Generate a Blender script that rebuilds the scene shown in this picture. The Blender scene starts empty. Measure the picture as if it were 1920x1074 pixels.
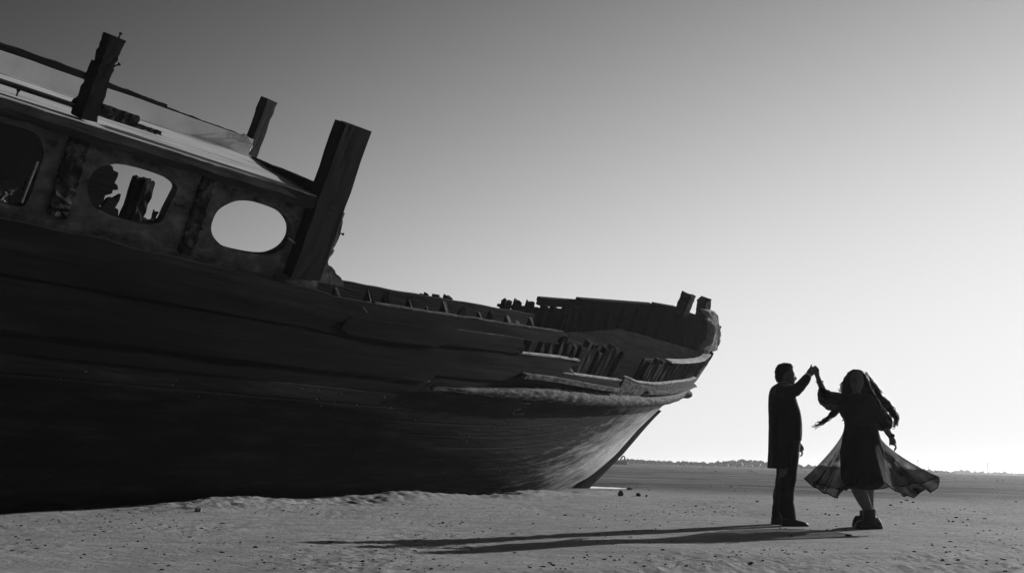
import bpy, bmesh, math, random
import numpy as np
from mathutils import Vector, Matrix, noise as mnoise
R = math.radians
scene = bpy.context.scene
COL = scene.collection

# ------------------------------------------------------------------ camera
FPX = 1867.0                      # focal length in photo pixels (1920 wide)
CAM_H = 0.6
PITCH = math.atan((862 - 537) / FPX)
ROLL = math.atan(0.027)
fw = Vector((0, math.cos(PITCH), math.sin(PITCH)))
up = Vector((0, -math.sin(PITCH), math.cos(PITCH)))
rt = Vector((1, 0, 0))
rt2 = rt * math.cos(ROLL) + up * math.sin(ROLL)
up2 = up * math.cos(ROLL) - rt * math.sin(ROLL)
CAM = Vector((0, 0, CAM_H))
cd = bpy.data.cameras.new('camera')
cd.lens = 36.0 * FPX / 1920
cd.sensor_width = 36
cd.clip_start = 0.05
cd.clip_end = 20000
cam = bpy.data.objects.new('camera', cd)
COL.objects.link(cam)
m = Matrix((rt2, up2, -fw)).transposed().to_4x4()
m.translation = CAM
cam.matrix_world = m
scene.camera = cam

# ------------------------------------------------------------------ light
SUN_AZ, SUN_EL = 44.2, 15.6       # azimuth from +X towards +Y
sdir = Vector((math.cos(R(SUN_EL)) * math.cos(R(SUN_AZ)), math.cos(R(SUN_EL)) * math.sin(R(SUN_AZ)), math.sin(R(SUN_EL))))
ld = bpy.data.lights.new('sun', 'SUN')
ld.energy = 5.0
ld.angle = R(0.5)
ld.color = (1, 1, 1)
sun = bpy.data.objects.new('sun', ld)
COL.objects.link(sun)
sun.rotation_euler = sdir.to_track_quat('Z', 'Y').to_euler()
sun.location = (30, 30, 20)

world = bpy.data.worlds.new('World')
scene.world = world
world.use_nodes = True
nt = world.node_tree
nt.nodes.clear()
N = nt.nodes.new
sky = N('ShaderNodeTexSky')
sky.sky_type = 'NISHITA'
sky.sun_disc = False
sky.sun_elevation = R(SUN_EL)
sky.sun_rotation = R(90 - SUN_AZ)
sky.dust_density = 3.0
sky.air_density = 1.0
# seen in black and white: a clear sky, dark overhead and away from the sun, paling into the glare low down towards it
def mth(op, a, b=None):
    n = N('ShaderNodeMath'); n.operation = op
    for k, x in enumerate((a, b)):
        if x is None: continue
        if isinstance(x, (int, float)): n.inputs[k].default_value = x
        else: nt.links.new(x, n.inputs[k])
    return n.outputs[0]
bw = N('ShaderNodeRGBToBW')
nt.links.new(sky.outputs[0], bw.inputs[0])
tco = N('ShaderNodeTexCoord')
sepd = N('ShaderNodeSeparateXYZ'); nt.links.new(tco.outputs['Generated'], sepd.inputs[0])
dx, dy, dz = sepd.outputs
elev = mth('MULTIPLY', mth('ARCSINE', mth('MAXIMUM', dz, 0.0)), 57.2958)
hlen = mth('SQRT', mth('ADD', mth('ADD', mth('MULTIPLY', dx, dx), mth('MULTIPLY', dy, dy)), 1e-6))
cosd = mth('DIVIDE', mth('ADD', mth('MULTIPLY', dx, math.cos(R(SUN_AZ))), mth('MULTIPLY', dy, math.sin(R(SUN_AZ)))), hlen)
diff = mth('MULTIPLY', mth('ARCCOSINE', mth('MINIMUM', mth('MAXIMUM', cosd, -1.0), 1.0)), 57.2958)
SKY_C, SKY_E, SKY_D, SKY_MAX, SKY_FLOOR = 2.08, 0.100, 0.00044, 0.83, 0.0030
lnx = mth('SUBTRACT', mth('SUBTRACT', SKY_C, mth('MULTIPLY', elev, SKY_E)), mth('MULTIPLY', mth('MULTIPLY', diff, diff), SKY_D))
gl = mth('MULTIPLY', mth('SUBTRACT', 1.0, mth('EXPONENT', mth('MULTIPLY', mth('EXPONENT', lnx), -1.0))), SKY_MAX)
tot = mth('ADD', gl, mth('MULTIPLY', bw.outputs[0], SKY_FLOOR))
bg = N('ShaderNodeBackground'); bg.inputs[1].default_value = 0.1
nt.links.new(mth('MULTIPLY', tot, 10.0), bg.inputs[0])
wo = N('ShaderNodeOutputWorld')
nt.links.new(bg.outputs[0], wo.inputs[0])

scene.view_settings.view_transform = 'Standard'
scene.view_settings.look = 'None'
scene.view_settings.exposure = 0.0
scene.view_settings.gamma = 1.0

# ------------------------------------------------------------------ pixel helpers (photo pixels)
def ray(u, v):
    d = fw * FPX + rt2 * (u - 960) - up2 * (v - 537)
    return d / d.y
def at(u, v, y):
    return CAM + ray(u, v) * y
def on_ground(u, v, z=0.0):
    d = ray(u, v)
    return CAM + d * ((z - CAM_H) / d.z)

# ------------------------------------------------------------------ scene helpers
def tag(o, label=None, cat=None, group=None, kind=None):
    if label: o['label'] = label
    if cat: o['category'] = cat
    if group: o['group'] = group
    if kind: o['kind'] = kind
    return o
def obj(name, me, mats, parent=None, smooth=False):
    o = bpy.data.objects.new(name, me)
    COL.objects.link(o)
    if parent: o.parent = parent
    if not isinstance(mats, (list, tuple)): mats = [mats]
    me.materials.clear()
    for mt in mats: me.materials.append(mt)
    if smooth:
        me.polygons.foreach_set('use_smooth', [True] * len(me.polygons))
    me.update()
    return o
def bmobj(name, bm, mats, parent=None, smooth=False):
    bmesh.ops.recalc_face_normals(bm, faces=bm.faces)
    me = bpy.data.meshes.new(name)
    bm.to_mesh(me); bm.free()
    return obj(name, me, mats, parent, smooth)
def empty(name, loc=(0, 0, 0)):
    o = bpy.data.objects.new(name, None)
    o.empty_display_size = 0.3
    COL.objects.link(o)
    o.location = loc
    return o

def remeshed(bm, voxel, smooth=4, factor=0.5):
    """one continuous surface out of overlapping closed pieces"""
    bmesh.ops.recalc_face_normals(bm, faces=bm.faces)
    me = bpy.data.meshes.new('tmp'); bm.to_mesh(me); bm.free()
    o = bpy.data.objects.new('tmp', me); COL.objects.link(o)
    md = o.modifiers.new('r', 'REMESH'); md.mode = 'VOXEL'; md.voxel_size = voxel; md.adaptivity = 0
    if smooth:
        s = o.modifiers.new('s', 'SMOOTH'); s.factor = factor; s.iterations = smooth
    dg = bpy.context.evaluated_depsgraph_get()
    dg.update()
    out = bpy.data.meshes.new_from_object(o.evaluated_get(dg))
    bpy.data.objects.remove(o); bpy.data.meshes.remove(me)
    return out
def wrinkle(me, amp, scale, seed=0, stretch=(1, 1, 1)):
    n = len(me.vertices)
    co = np.empty(n * 3); me.vertices.foreach_get('co', co); co = co.reshape(-1, 3)
    no = np.empty(n * 3); me.vertices.foreach_get('normal', no); no = no.reshape(-1, 3)
    st = np.array(stretch)
    d = np.array([mnoise.fractal(Vector(p * st * scale) + Vector((seed, seed, seed)), 1.0, 2.0, 3) for p in co])
    co = co + no * (amp * d)[:, None]
    me.vertices.foreach_set('co', co.ravel()); me.update()

def ring(bm, c, a, b, n=20, p=2.0):
    vs = []
    for i in range(n):
        t = 2 * math.pi * i / n
        ct, st = math.cos(t), math.sin(t)
        k = 1.0 / (abs(ct) ** p + abs(st) ** p) ** (1 / p)
        vs.append(bm.verts.new(c + a * (ct * k) + b * (st * k)))
    return vs
def bridge(bm, r0, r1):
    n = len(r0)
    for i in range(n):
        bm.faces.new((r0[i], r0[(i + 1) % n], r1[(i + 1) % n], r1[i]))
def loft(bm, secs, n=20, p=2.0):
    rs = [ring(bm, c, a, b, n, p) for c, a, b in secs]
    for i in range(len(rs) - 1): bridge(bm, rs[i], rs[i + 1])
    bm.faces.new(rs[0]); bm.faces.new(rs[-1])
def tube(bm, pts, rads, n=10, squash=1.0, side=None):
    pts = [Vector(p) for p in pts]
    rs = []
    for i, p in enumerate(pts):
        t = (pts[min(i + 1, len(pts) - 1)] - pts[max(i - 1, 0)]).normalized()
        s = side if side is not None else (Vector((0, 1, 0)) if abs(t.y) < 0.9 else Vector((1, 0, 0)))
        a = t.cross(s).normalized(); b = a.cross(t).normalized()
        rs.append(ring(bm, p, a * rads[i], b * rads[i] * squash, n))
    for i in range(len(rs) - 1): bridge(bm, rs[i], rs[i + 1])
    def cap(rg, p, d, r):
        v = bm.verts.new(p + d * r * 0.6)
        for i in range(n): bm.faces.new((rg[i], rg[(i + 1) % n], v))
    cap(rs[0], pts[0], (pts[0] - pts[1]).normalized(), rads[0])
    cap(rs[-1], pts[-1], (pts[-1] - pts[-2]).normalized(), rads[-1])
def ball(bm, c, rx, ry, rz, sub=2):
    r = bmesh.ops.create_icosphere(bm, subdivisions=sub, radius=1)
    for v in r['verts']:
        v.co = Vector(c) + Vector((v.co.x * rx, v.co.y * ry, v.co.z * rz))
def curve_pts(pts, n):
    """Catmull-Rom through points"""
    P = [Vector(p) for p in pts]
    P = [P[0] * 2 - P[1]] + P + [P[-1] * 2 - P[-2]]
    out = []
    m = len(P) - 3
    for k in range(n):
        s = k / (n - 1) * m
        i = min(int(s), m - 1); t = s - i
        a, b, c, d = P[i:i + 4]
        out.append(0.5 * ((2 * b) + (c - a) * t + (2 * a - 5 * b + 4 * c - d) * t * t + (3 * b - a - 3 * c + d) * t ** 3))
    return out
rng = random.Random(5)
def beam(bm, p0, p1, w, h, upv=(0, 0, 1), seg=8, jit=0.006, jag=0.03, taper=1.0):
    """weathered timber with uneven faces and chewed ends"""
    p0, p1 = Vector(p0), Vector(p1)
    d = (p1 - p0); L = d.length; t = d / L
    upv = Vector(upv)
    s = t.cross(upv)
    if s.length < 1e-4: s = t.cross(Vector((1, 0, 0)))
    s.normalize(); u = s.cross(t).normalized()
    prof = [(-.5, -.5), (-.17, -.5), (.17, -.5), (.5, -.5), (.5, -.17), (.5, .17), (.5, .5), (.17, .5), (-.17, .5), (-.5, .5), (-.5, .17), (-.5, -.17)]
    rs = []
    for i in range(seg + 1):
        f = i / seg
        k = 1 + (taper - 1) * f
        r = []
        for (a, b) in prof:
            q = p0 + t * (L * f) + s * (a * w * k + rng.uniform(-jit, jit)) + u * (b * h * k + rng.uniform(-jit, jit))
            if i in (0, seg): q += t * rng.uniform(-jag, jag)
            r.append(bm.verts.new(q))
        rs.append(r)
    for i in range(seg): bridge(bm, rs[i], rs[i + 1])
    for rg, f in ((rs[0], 0), (rs[-1], 1)):
        c = bm.verts.new(sum((v.co for v in rg), Vector()) / 12 + t * rng.uniform(-jag, jag))
        for i in range(12): bm.faces.new((rg[i], rg[(i + 1) % 12], c))
def plate(bm, pts, nrm, th):
    """flat board: outline pts, thickness th along nrm"""
    nrm = Vector(nrm)
    a = [bm.verts.new(Vector(p)) for p in pts]
    b = [bm.verts.new(Vector(p) + nrm * th) for p in pts]
    bridge(bm, a, b)
    bm.faces.new(a); bm.faces.new(b)

# ------------------------------------------------------------------ materials (all neutral greys: the place is seen in black and white)
def g3(v): return (v, v, v, 1)
def nmat(name, ramp, scale=4.0, stretch=(1, 1, 1), rough=0.8, bump=0.3, bscale=20.0, bdist=0.01, spec=0.06, detail=8, coords='Object', extra=None):
    mt = bpy.data.materials.new(name); mt.use_nodes = True
    t = mt.node_tree; nd = t.nodes; lk = t.links
    pb = nd['Principled BSDF']
    pb.inputs['Roughness'].default_value = rough
    pb.inputs['Specular IOR Level'].default_value = spec
    tc = nd.new('ShaderNodeTexCoord')
    mp = nd.new('ShaderNodeMapping'); mp.inputs['Scale'].default_value = stretch
    lk.new(tc.outputs[coords], mp.inputs[0])
    n1 = nd.new('ShaderNodeTexNoise'); n1.inputs['Scale'].default_value = scale; n1.inputs['Detail'].default_value = detail; n1.inputs['Roughness'].default_value = 0.65
    lk.new(mp.outputs[0], n1.inputs[0])
    cr = nd.new('ShaderNodeValToRGB')
    el = cr.color_ramp.elements
    while len(el) < len(ramp): el.new(0.5)
    for e, (p, v) in zip(el, ramp): e.position = p; e.color = g3(v)
    lk.new(n1.outputs[0], cr.inputs[0])
    lk.new(cr.outputs[0], pb.inputs['Base Color'])
    n2 = nd.new('ShaderNodeTexNoise'); n2.inputs['Scale'].default_value = bscale; n2.inputs['Detail'].default_value = 6
    lk.new(mp.outputs[0], n2.inputs[0])
    bp = nd.new('ShaderNodeBump'); bp.inputs['Strength'].default_value = bump; bp.inputs['Distance'].default_value = bdist
    lk.new(n2.outputs[0], bp.inputs['Height'])
    lk.new(bp.outputs[0], pb.inputs['Normal'])
    n1.inputs['Roughness'].default_value = .82 if name == 'sand' else .65
    if extra: extra(mt, t, pb, tc, mp, n1, cr, bp)
    return mt
W_LONG = (0.25, 2.2, 3.0)
W_UP = (7, 7, 0.35)
M = {}
M['timber'] = nmat('weathered_timber', [(0.3, .012), (0.55, .03), (0.75, .07)], 5, W_LONG, bump=.6, bscale=12, bdist=.02)
M['upright'] = nmat('weathered_upright', [(0.35, .010), (0.6, .025), (0.8, .10)], 6, W_UP, bump=.6, bscale=14, bdist=.02)
M['ribwood'] = nmat('rib_wood', [(0.3, .02), (0.55, .06), (0.75, .16)], 6, W_UP, bump=.4, bscale=14, bdist=.015)
M['rotten'] = nmat('rotten_pillar', [(0.36, .008), (0.5, .02), (0.62, .09), (0.72, .015)], 9, (1, 1, .6), bump=.6, bscale=16, bdist=.02)
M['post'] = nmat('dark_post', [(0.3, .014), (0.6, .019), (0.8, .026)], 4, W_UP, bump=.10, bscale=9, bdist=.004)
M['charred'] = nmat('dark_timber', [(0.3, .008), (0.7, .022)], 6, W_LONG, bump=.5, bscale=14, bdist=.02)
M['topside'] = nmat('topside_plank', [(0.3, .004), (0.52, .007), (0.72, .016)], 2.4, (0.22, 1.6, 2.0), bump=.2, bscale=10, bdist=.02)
M['cabin'] = nmat('peeling_cabin_paint', [(0.34, .015), (0.42, .06), (0.55, .10), (0.66, .17), (0.72, .04)], 5, (.8, 1, 1.3), bump=.6, bscale=9, bdist=.02)
M['roof'] = nmat('bleached_roof_boards', [(0.3, .16), (0.45, .40), (0.7, .56)], 5, (0.25, 3, 3), bump=.35, bscale=12, bdist=.01)
M['panel'] = nmat('pale_panel', [(0.25, .42), (0.5, .55), (0.8, .64)], 2.5, (0.8, 1, 1), bump=.15, bscale=8)
M['frayed'] = nmat('frayed_white', [(0.3, .35), (0.7, .75)], 9, bump=.8, bscale=20, bdist=.02)
M['inner'] = nmat('inner_planking', [(0.3, .10), (0.6, .20), (0.8, .26)], 3, (0.3, 2, 3.5), bump=.5, bscale=10, bdist=.02)
M['capwood'] = nmat('pale_lit_cap', [(0.3, .18), (0.5, .42), (0.7, .6)], 8, (0.5, 2, 2), bump=.6, bscale=24, bdist=.02)  # pale wood; the sunlit gleam on broken plank edges is in this colour
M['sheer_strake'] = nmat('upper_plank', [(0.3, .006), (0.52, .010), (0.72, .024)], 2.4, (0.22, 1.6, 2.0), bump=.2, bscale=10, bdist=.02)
M['rubwood'] = nmat('worn_wale', [(0.34, .010), (0.45, .045), (0.60, .13), (0.8, .30)], 11, (0.5, 1.6, 1.6), bump=.9, bscale=9, bdist=.03)
M['iron'] = nmat('rusty_iron', [(0.3, .015), (0.7, .04)], 20, bump=.2)
M['cloth'] = nmat('black_cloth', [(0.3, .012), (0.7, .018)], 12, rough=.95, bump=.15, bscale=60, spec=.1)
M['trouser'] = nmat('dark_trouser_cloth', [(0.3, .013), (0.7, .022)], 12, rough=.95, bump=.15, bscale=60, spec=.1)
for k_ in ('cloth', 'trouser'):
    p_ = M[k_].node_tree.nodes['Principled BSDF']; p_.inputs['Sheen Weight'].default_value = .12; p_.inputs['Sheen Roughness'].default_value = .4
M['leather'] = nmat('black_leather', [(0.3, .010), (0.7, .016)], 12, rough=.55, bump=.2, bscale=60, spec=.4)
M['skin'] = nmat('skin', [(0.3, .13), (0.7, .17)], 8, rough=.6, bump=.05, bscale=80)
M['hair'] = nmat('dark_hair', [(0.3, .008), (0.7, .02)], 30, (3, 3, 1), rough=.55, bump=.4, bscale=60, bdist=.006)
M['shirt'] = nmat('pale_cuff', [(0.3, .45), (0.7, .55)], 8)
M['stone'] = nmat('mud_clod', [(0.3, .03), (0.7, .09)], 9, bump=.8, bscale=20, bdist=.02)
M['palestone'] = nmat('pale_clod', [(0.3, .16), (0.7, .34)], 9, bump=.8, bscale=20, bdist=.02)
M['litter'] = nmat('pale_litter', [(0.3, .6), (0.7, .8)], 9)
M['scrub'] = nmat('scrub_leaf', [(0.3, .04), (0.7, .10)], 2)
M['pole'] = nmat('far_pole', [(0.3, .05), (0.7, .09)], 2)

def sheer_mat(name, lo, hi):
    mt = bpy.data.materials.new(name); mt.use_nodes = True
    t = mt.node_tree; nd = t.nodes; lk = t.links
    pb = nd['Principled BSDF']; pb.inputs['Base Color'].default_value = g3(.014); pb.inputs['Roughness'].default_value = .9
    pb.inputs['Specular IOR Level'].default_value = .1
    tc = nd.new('ShaderNodeTexCoord')
    n1 = nd.new('ShaderNodeTexNoise'); n1.inputs['Scale'].default_value = 14; n1.inputs['Detail'].default_value = 6
    lk.new(tc.outputs['Object'], n1.inputs[0])
    v1 = nd.new('ShaderNodeTexVoronoi'); v1.inputs['Scale'].default_value = 110
    lk.new(tc.outputs['Object'], v1.inputs[0])
    ad = nd.new('ShaderNodeMath'); ad.operation = 'MULTIPLY_ADD'; ad.inputs[1].default_value = .5
    lk.new(v1.outputs[0], ad.inputs[0]); lk.new(n1.outputs[0], ad.inputs[2])
    mr = nd.new('ShaderNodeMapRange'); mr.inputs['From Min'].default_value = .35; mr.inputs['From Max'].default_value = .95
    mr.inputs['To Min'].default_value = lo; mr.inputs['To Max'].default_value = hi
    lk.new(ad.outputs[0], mr.inputs[0])
    ga_ = nd.new('ShaderNodeAttribute'); ga_.attribute_name = 'gather'          # gathered panels of the cloth are denser
    a2 = nd.new('ShaderNodeMath'); a2.operation = 'MULTIPLY_ADD'; a2.inputs[1].default_value = .42; a2.use_clamp = True
    lk.new(ga_.outputs['Fac'], a2.inputs[0]); lk.new(mr.outputs[0], a2.inputs[2]); lk.new(a2.outputs[0], pb.inputs['Alpha'])
    return mt
M['sheer'] = sheer_mat('sheer_black_net', .28, .68)
M['lace'] = sheer_mat('lace_sleeve', .82, 1.0)

# ------------------------------------------------------------------ numpy noise
_perm = np.random.RandomState(3).permutation(4096).astype(np.int64)
_grad = np.random.RandomState(4).uniform(0, 2 * np.pi, 4096)
def pn(x, y, seed=0):
    xi = np.floor(x).astype(np.int64); yi = np.floor(y).astype(np.int64)
    xf = x - xi; yf = y - yi
    u = xf ** 3 * (xf * (xf * 6 - 15) + 10); w = yf ** 3 * (yf * (yf * 6 - 15) + 10)
    def g(i, j):
        h = _perm[(_perm[(i + seed * 131) & 4095] + j) & 4095]
        a = _grad[h]
        return np.cos(a) * (xf - (i - xi)) + np.sin(a) * (yf - (j - yi))
    n00 = g(xi, yi); n10 = g(xi + 1, yi); n01 = g(xi, yi + 1); n11 = g(xi + 1, yi + 1)
    return ((n00 * (1 - u) + n10 * u) * (1 - w) + (n01 * (1 - u) + n11 * u) * w) * 1.5

# ------------------------------------------------------------------ ship frame
TH, HEEL = R(55), R(24.6)
SF = Vector((math.cos(TH), math.sin(TH), 0))
_Sh = Vector((math.sin(TH), -math.cos(TH), 0))
SS = _Sh * math.cos(HEEL) - Vector((0, 0, 1)) * math.sin(HEEL)     # to starboard
SU = _Sh * math.sin(HEEL) + Vector((0, 0, 1)) * math.cos(HEEL)
SO = at(245, 365, 9.0) - SS * 2.4 - SU * 3.0
def S(x, y, z): return Vector((x, -y, z))       # local ship coordinates, y given to starboard
def ship_of(P):
    q = P - SO; return q.dot(SF), q.dot(SS), q.dot(SU)
def sx(u, v, y):
    """(x, z) in the ship where the ray meets the plane y"""
    d = ray(u, v); t = (y - (CAM - SO).dot(SS)) / d.dot(SS)
    a = ship_of(CAM + d * t); return a[0], a[2]
STEM_Z = [-1.6, -1.3, -.38, .49, 1.13, 1.35, 1.59, 2.08, 2.64, 3.07, 3.5]
STEM_X = [14.2, 14.55, 15.6, 16.44, 17.35, 17.75, 18.35, 18.55, 18.95, 18.9, 18.7]
B_Z = [-1.6, -1.3, -1.1, -.85, -.6, 0, .5, 1.2, 2.5, 3.5]
B_Y = [.05, .16, .60, 1.45, 1.98, 2.20, 2.38, 2.52, 2.47, 2.4]
L_Z = [-1.6, -.8, -.1, .5, 1.25, 2.5, 3.5]
L_V = [8.0, 7.6, 8.0, 10.5, 14.5, 14.5, 14.5]
N_V = [1.6, 1.6, 1.7, 1.9, 2.3, 2.5, 2.6]
def hull_y(x, z):
    xs = np.interp(z, STEM_Z, STEM_X); B = np.interp(z, B_Z, B_Y)
    L = np.interp(z, L_Z, L_V); n = np.interp(z, L_Z, N_V)
    t = np.clip((xs - x) / L, 0, 1)
    g = 1 - (1 - t ** np.interp(z, [-1.3, -.6, .6, 1.5], [1.0, .93, .93, 1.0])) ** n
    st = np.clip((x + 8.0) / 6.0, 0, 1)
    g = g * (0.62 + 0.38 * (1 - (1 - st) ** 2))
    return B * g + 0.03
def hull_hit(u, v, side=1, off=0.0):
    """ship point where the ray meets the hull surface on one side"""
    d = ray(u, v)
    def fn(t):
        x, y, z = ship_of(CAM + d * t)
        return side * y - (hull_y(x, z) + off)
    ts = np.linspace(5, 34, 600)
    vals = [fn(t) for t in ts]
    for i in range(len(ts) - 1):
        if side > 0 and vals[i] > 0 >= vals[i + 1] or side < 0 and vals[i] < 0 <= vals[i + 1]:
            a, b = ts[i], ts[i + 1]
            for _ in range(30):
                c = (a + b) / 2
                if (fn(c) > 0) == (vals[i] > 0): a = c
                else: b = c
            return ship_of(CAM + d * a)
    return None

# ------------------------------------------------------------------ ground
def ground_h(x, y):
    r = np.hypot(x, y)
    near = np.clip(1.4 - r / 60, 0, 1)
    h = 0.05 * pn(x / 7, y / 7, 1) + 0.03 * pn(x / 1.7, y / 2.0, 2)
    crust = np.clip(pn(x / 1.3, y / 1.8, 13) * 2.2 + .15, 0, 1)        # trodden, crusty patches between smooth ones
    h += near * (0.004 * pn(x / .6, y / .7, 3) + (.0012 + .006 * crust) * pn(x / .14, y / .19, 4) + (.001 + .005 * crust) * pn(x / .06, y / .07, 5))
    h -= near * .008 * np.clip(pn(x / .35, y / .28, 14) - .42, 0, 1)
    # flat around the people
    d = np.hypot((x - 3.3) / 3.0, (y - 10.7) / 1.6)
    k = np.clip(d - .6, 0, 1)
    h *= 0.25 + 0.75 * k
    # scour and heaped sand along the hull
    ax = (x - SO.x) * SF.x + (y - SO.y) * SF.y
    ay = (x - SO.x) * _Sh.x + (y - SO.y) * _Sh.y
    edge = 1.85 - .012 * np.clip(ax, 0, 20) ** 2 * .5
    dd = ay - edge
    heap = np.exp(-((dd - .55) / .55) ** 2) * np.clip((ax + 1) / 4, 0, 1) * np.clip((15 - ax) / 4, 0, 1)
    h += heap * (0.05 + 0.085 * np.clip(pn(ax / 1.6, ay / .8, 7), -.5, 1) + 0.022 * pn(ax / .3, ay / .3, 8) + .02 * pn(ax / .11, ay / .11, 18))
    h += -0.10 * np.exp(-(dd / 1.2) ** 2) * np.clip((2.5 - ax) / 4, 0, 1)
    # wheel tracks crossing the sand in the right foreground
    for (px, py, dx, dy, w) in ((3.1, 6.0, .55, .83, .10), (3.75, 5.8, .55, .83, .10), (0.6, 5.6, .80, .60, .07), (1.5, 5.5, .80, .60, .07)):
        q = (x - px) * dy - (y - py) * dx + .12 * pn(x / 2, y / 2, 9)
        h += -0.026 * np.exp(-(q / w) ** 2) + 0.014 * np.exp(-((np.abs(q) - 1.8 * w) / (.6 * w)) ** 2)
    # shore beyond: low rolling
    far = np.clip((r - 30) / 60, 0, 1)
    h += far * (0.10 * pn(x / 26, y / 9, 11) + .05 * pn(x / 6, y / 3, 12))
    bank = np.clip((y - 120) / 160, 0, 1)
    h += bank * (0.35 + 0.5 * np.clip((70 - x) / 120, -1, 1))
    # level ground in front of the puddle and the hollow it lies in
    k = np.exp(-(((x - 3.4) / 3.2) ** 2 + ((y - 23.6) / 4.5) ** 2) ** 2)
    h = h * (1 - .8 * k)
    k = np.exp(-(((x - 2.05) / 1.22) ** 2 + ((y - 26.3) / 1.9 + .25 * pn(x / .5, y / .8, 21)) ** 2) ** 2)
    h = h * (1 - k) - .07 * k
    return h
def gz(x, y): return float(ground_h(np.array([x]), np.array([y]))[0])

rad = np.concatenate([[0.0, .6, 1.2, 2.0, 2.8], np.exp(np.linspace(math.log(3.2), math.log(45), 660)), np.exp(np.linspace(math.log(46.5), math.log(2600), 110))])
ang = np.concatenate([np.linspace(R(-58), R(122), 1)[:0], np.linspace(R(90 - 33), R(90 + 33), 560), np.linspace(R(90 + 36), R(360 + 90 - 36), 90)])
nr, na = len(rad), len(ang)
gx = (rad[:, None] * np.cos(ang)[None, :]).ravel(); gy = (rad[:, None] * np.sin(ang)[None, :]).ravel()
gzv = ground_h(gx, gy)
me = bpy.data.meshes.new('sand_ground')
ii, jj = np.meshgrid(np.arange(1, nr - 1), np.arange(na), indexing='ij')
j2 = (jj + 1) % na
quads = np.stack([ii * na + jj, (ii + 1) * na + jj, (ii + 1) * na + j2, ii * na + j2], -1).reshape(-1, 4)
jt = np.arange(na); tri = np.stack([np.zeros(na, int), na + jt, na + (jt + 1) % na], -1)
gzv[:na] = gzv[0]
me.vertices.add(nr * na)
me.vertices.foreach_set('co', np.stack([gx, gy, gzv], -1).ravel())
nl = quads.size + tri.size
me.loops.add(nl); me.polygons.add(len(quads) + len(tri))
me.loops.foreach_set('vertex_index', np.concatenate([quads.ravel(), tri.ravel()]).astype(np.int32))
ls = np.concatenate([np.arange(len(quads)) * 4, quads.size + np.arange(len(tri)) * 3]).astype(np.int32)
me.polygons.foreach_set('loop_start', ls)
me.polygons.foreach_set('use_smooth', np.ones(len(ls), bool))
me.update(calc_edges=True); me.validate()

def sand_extra(mt, t, pb, tc, mp, n1, cr, bp):
    nd, lk = t.nodes, t.links
    # dark damp flats beyond about twenty metres, streaked along the shore
    sep = nd.new('ShaderNodeSeparateXYZ'); lk.new(tc.outputs['Object'], sep.inputs[0])
    m2 = nd.new('ShaderNodeMapping'); m2.inputs['Scale'].default_value = (0.035, 0.16, 1); lk.new(tc.outputs['Object'], m2.inputs[0])
    n3 = nd.new('ShaderNodeTexNoise'); n3.inputs['Scale'].default_value = 1.0; n3.inputs['Detail'].default_value = 7; lk.new(m2.outputs[0], n3.inputs[0])
    ad = nd.new('ShaderNodeMath'); ad.operation = 'MULTIPLY_ADD'; ad.inputs[1].default_value = 14.0
    lk.new(n3.outputs[0], ad.inputs[0]); lk.new(sep.outputs['Y'], ad.inputs[2])
    mr = nd.new('ShaderNodeMapRange'); mr.inputs['From Min'].default_value = 25; mr.inputs['From Max'].default_value = 33
    mr.interpolation_type = 'SMOOTHSTEP'
    lk.new(ad.outputs[0], mr.inputs[0])
    n4 = nd.new('ShaderNodeTexNoise'); n4.inputs['Scale'].default_value = 2.5; n4.inputs['Detail'].default_value = 14; n4.inputs['Roughness'].default_value = .7; lk.new(m2.outputs[0], n4.inputs[0])
    c4 = nd.new('ShaderNodeValToRGB')
    c4.color_ramp.elements[0].position = .40; c4.color_ramp.elements[0].color = g3(.025)
    c4.color_ramp.elements[1].position = .64; c4.color_ramp.elements[1].color = g3(.22)
    lk.new(n4.outputs[0], c4.inputs[0])
    mx = nd.new('ShaderNodeMix'); mx.data_type = 'RGBA'
    lk.new(mr.outputs[0], mx.inputs['Factor']); lk.new(cr.outputs[0], mx.inputs['A']); lk.new(c4.outputs[0], mx.inputs['B'])
    # dark flecks of dried weed and crust
    m5 = nd.new('ShaderNodeMapping'); m5.inputs['Scale'].default_value = (2.6, 5.0, 1); lk.new(tc.outputs['Object'], m5.inputs[0])
    n5 = nd.new('ShaderNodeTexNoise'); n5.inputs['Scale'].default_value = 2.4; n5.inputs['Detail'].default_value = 14; n5.inputs['Roughness'].default_value = .82; lk.new(m5.outputs[0], n5.inputs[0])
    c5 = nd.new('ShaderNodeMapRange'); c5.inputs['From Min'].default_value = .60; c5.inputs['From Max'].default_value = .74; lk.new(n5.outputs[0], c5.inputs[0])
    c5.inputs['To Max'].default_value = .7
    mx2 = nd.new('ShaderNodeMix'); mx2.data_type = 'RGBA'; mx2.inputs['B'].default_value = g3(.05)
    lk.new(c5.outputs[0], mx2.inputs['Factor']); lk.new(mx.outputs['Result'], mx2.inputs['A'])
    lk.new(mx2.outputs['Result'], pb.inputs['Base Color'])
    # second, coarser relief
    n6 = nd.new('ShaderNodeTexNoise'); n6.inputs['Scale'].default_value = 4; n6.inputs['Detail'].default_value = 12; n6.inputs['Roughness'].default_value = .7; lk.new(m5.outputs[0], n6.inputs[0])
    b2 = nd.new('ShaderNodeBump'); b2.inputs['Strength'].default_value = 1.0; b2.inputs['Distance'].default_value = .045
    lk.new(n6.outputs[0], b2.inputs['Height']); lk.new(bp.outputs[0], b2.inputs['Normal']); lk.new(b2.outputs[0], pb.inputs['Normal'])
M['sand'] = nmat('sand', [(0.3, .16), (0.42, .30), (0.55, .38), (0.7, .48)], 2.2, (1, 1.6, 1), rough=.85, bump=.5, bscale=45, bdist=.004, spec=.08, detail=10, extra=sand_extra)
ground = obj('sand_ground', me, M['sand'])
tag(ground, 'pale trampled sand with dark damp flats beyond', kind='structure')

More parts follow.
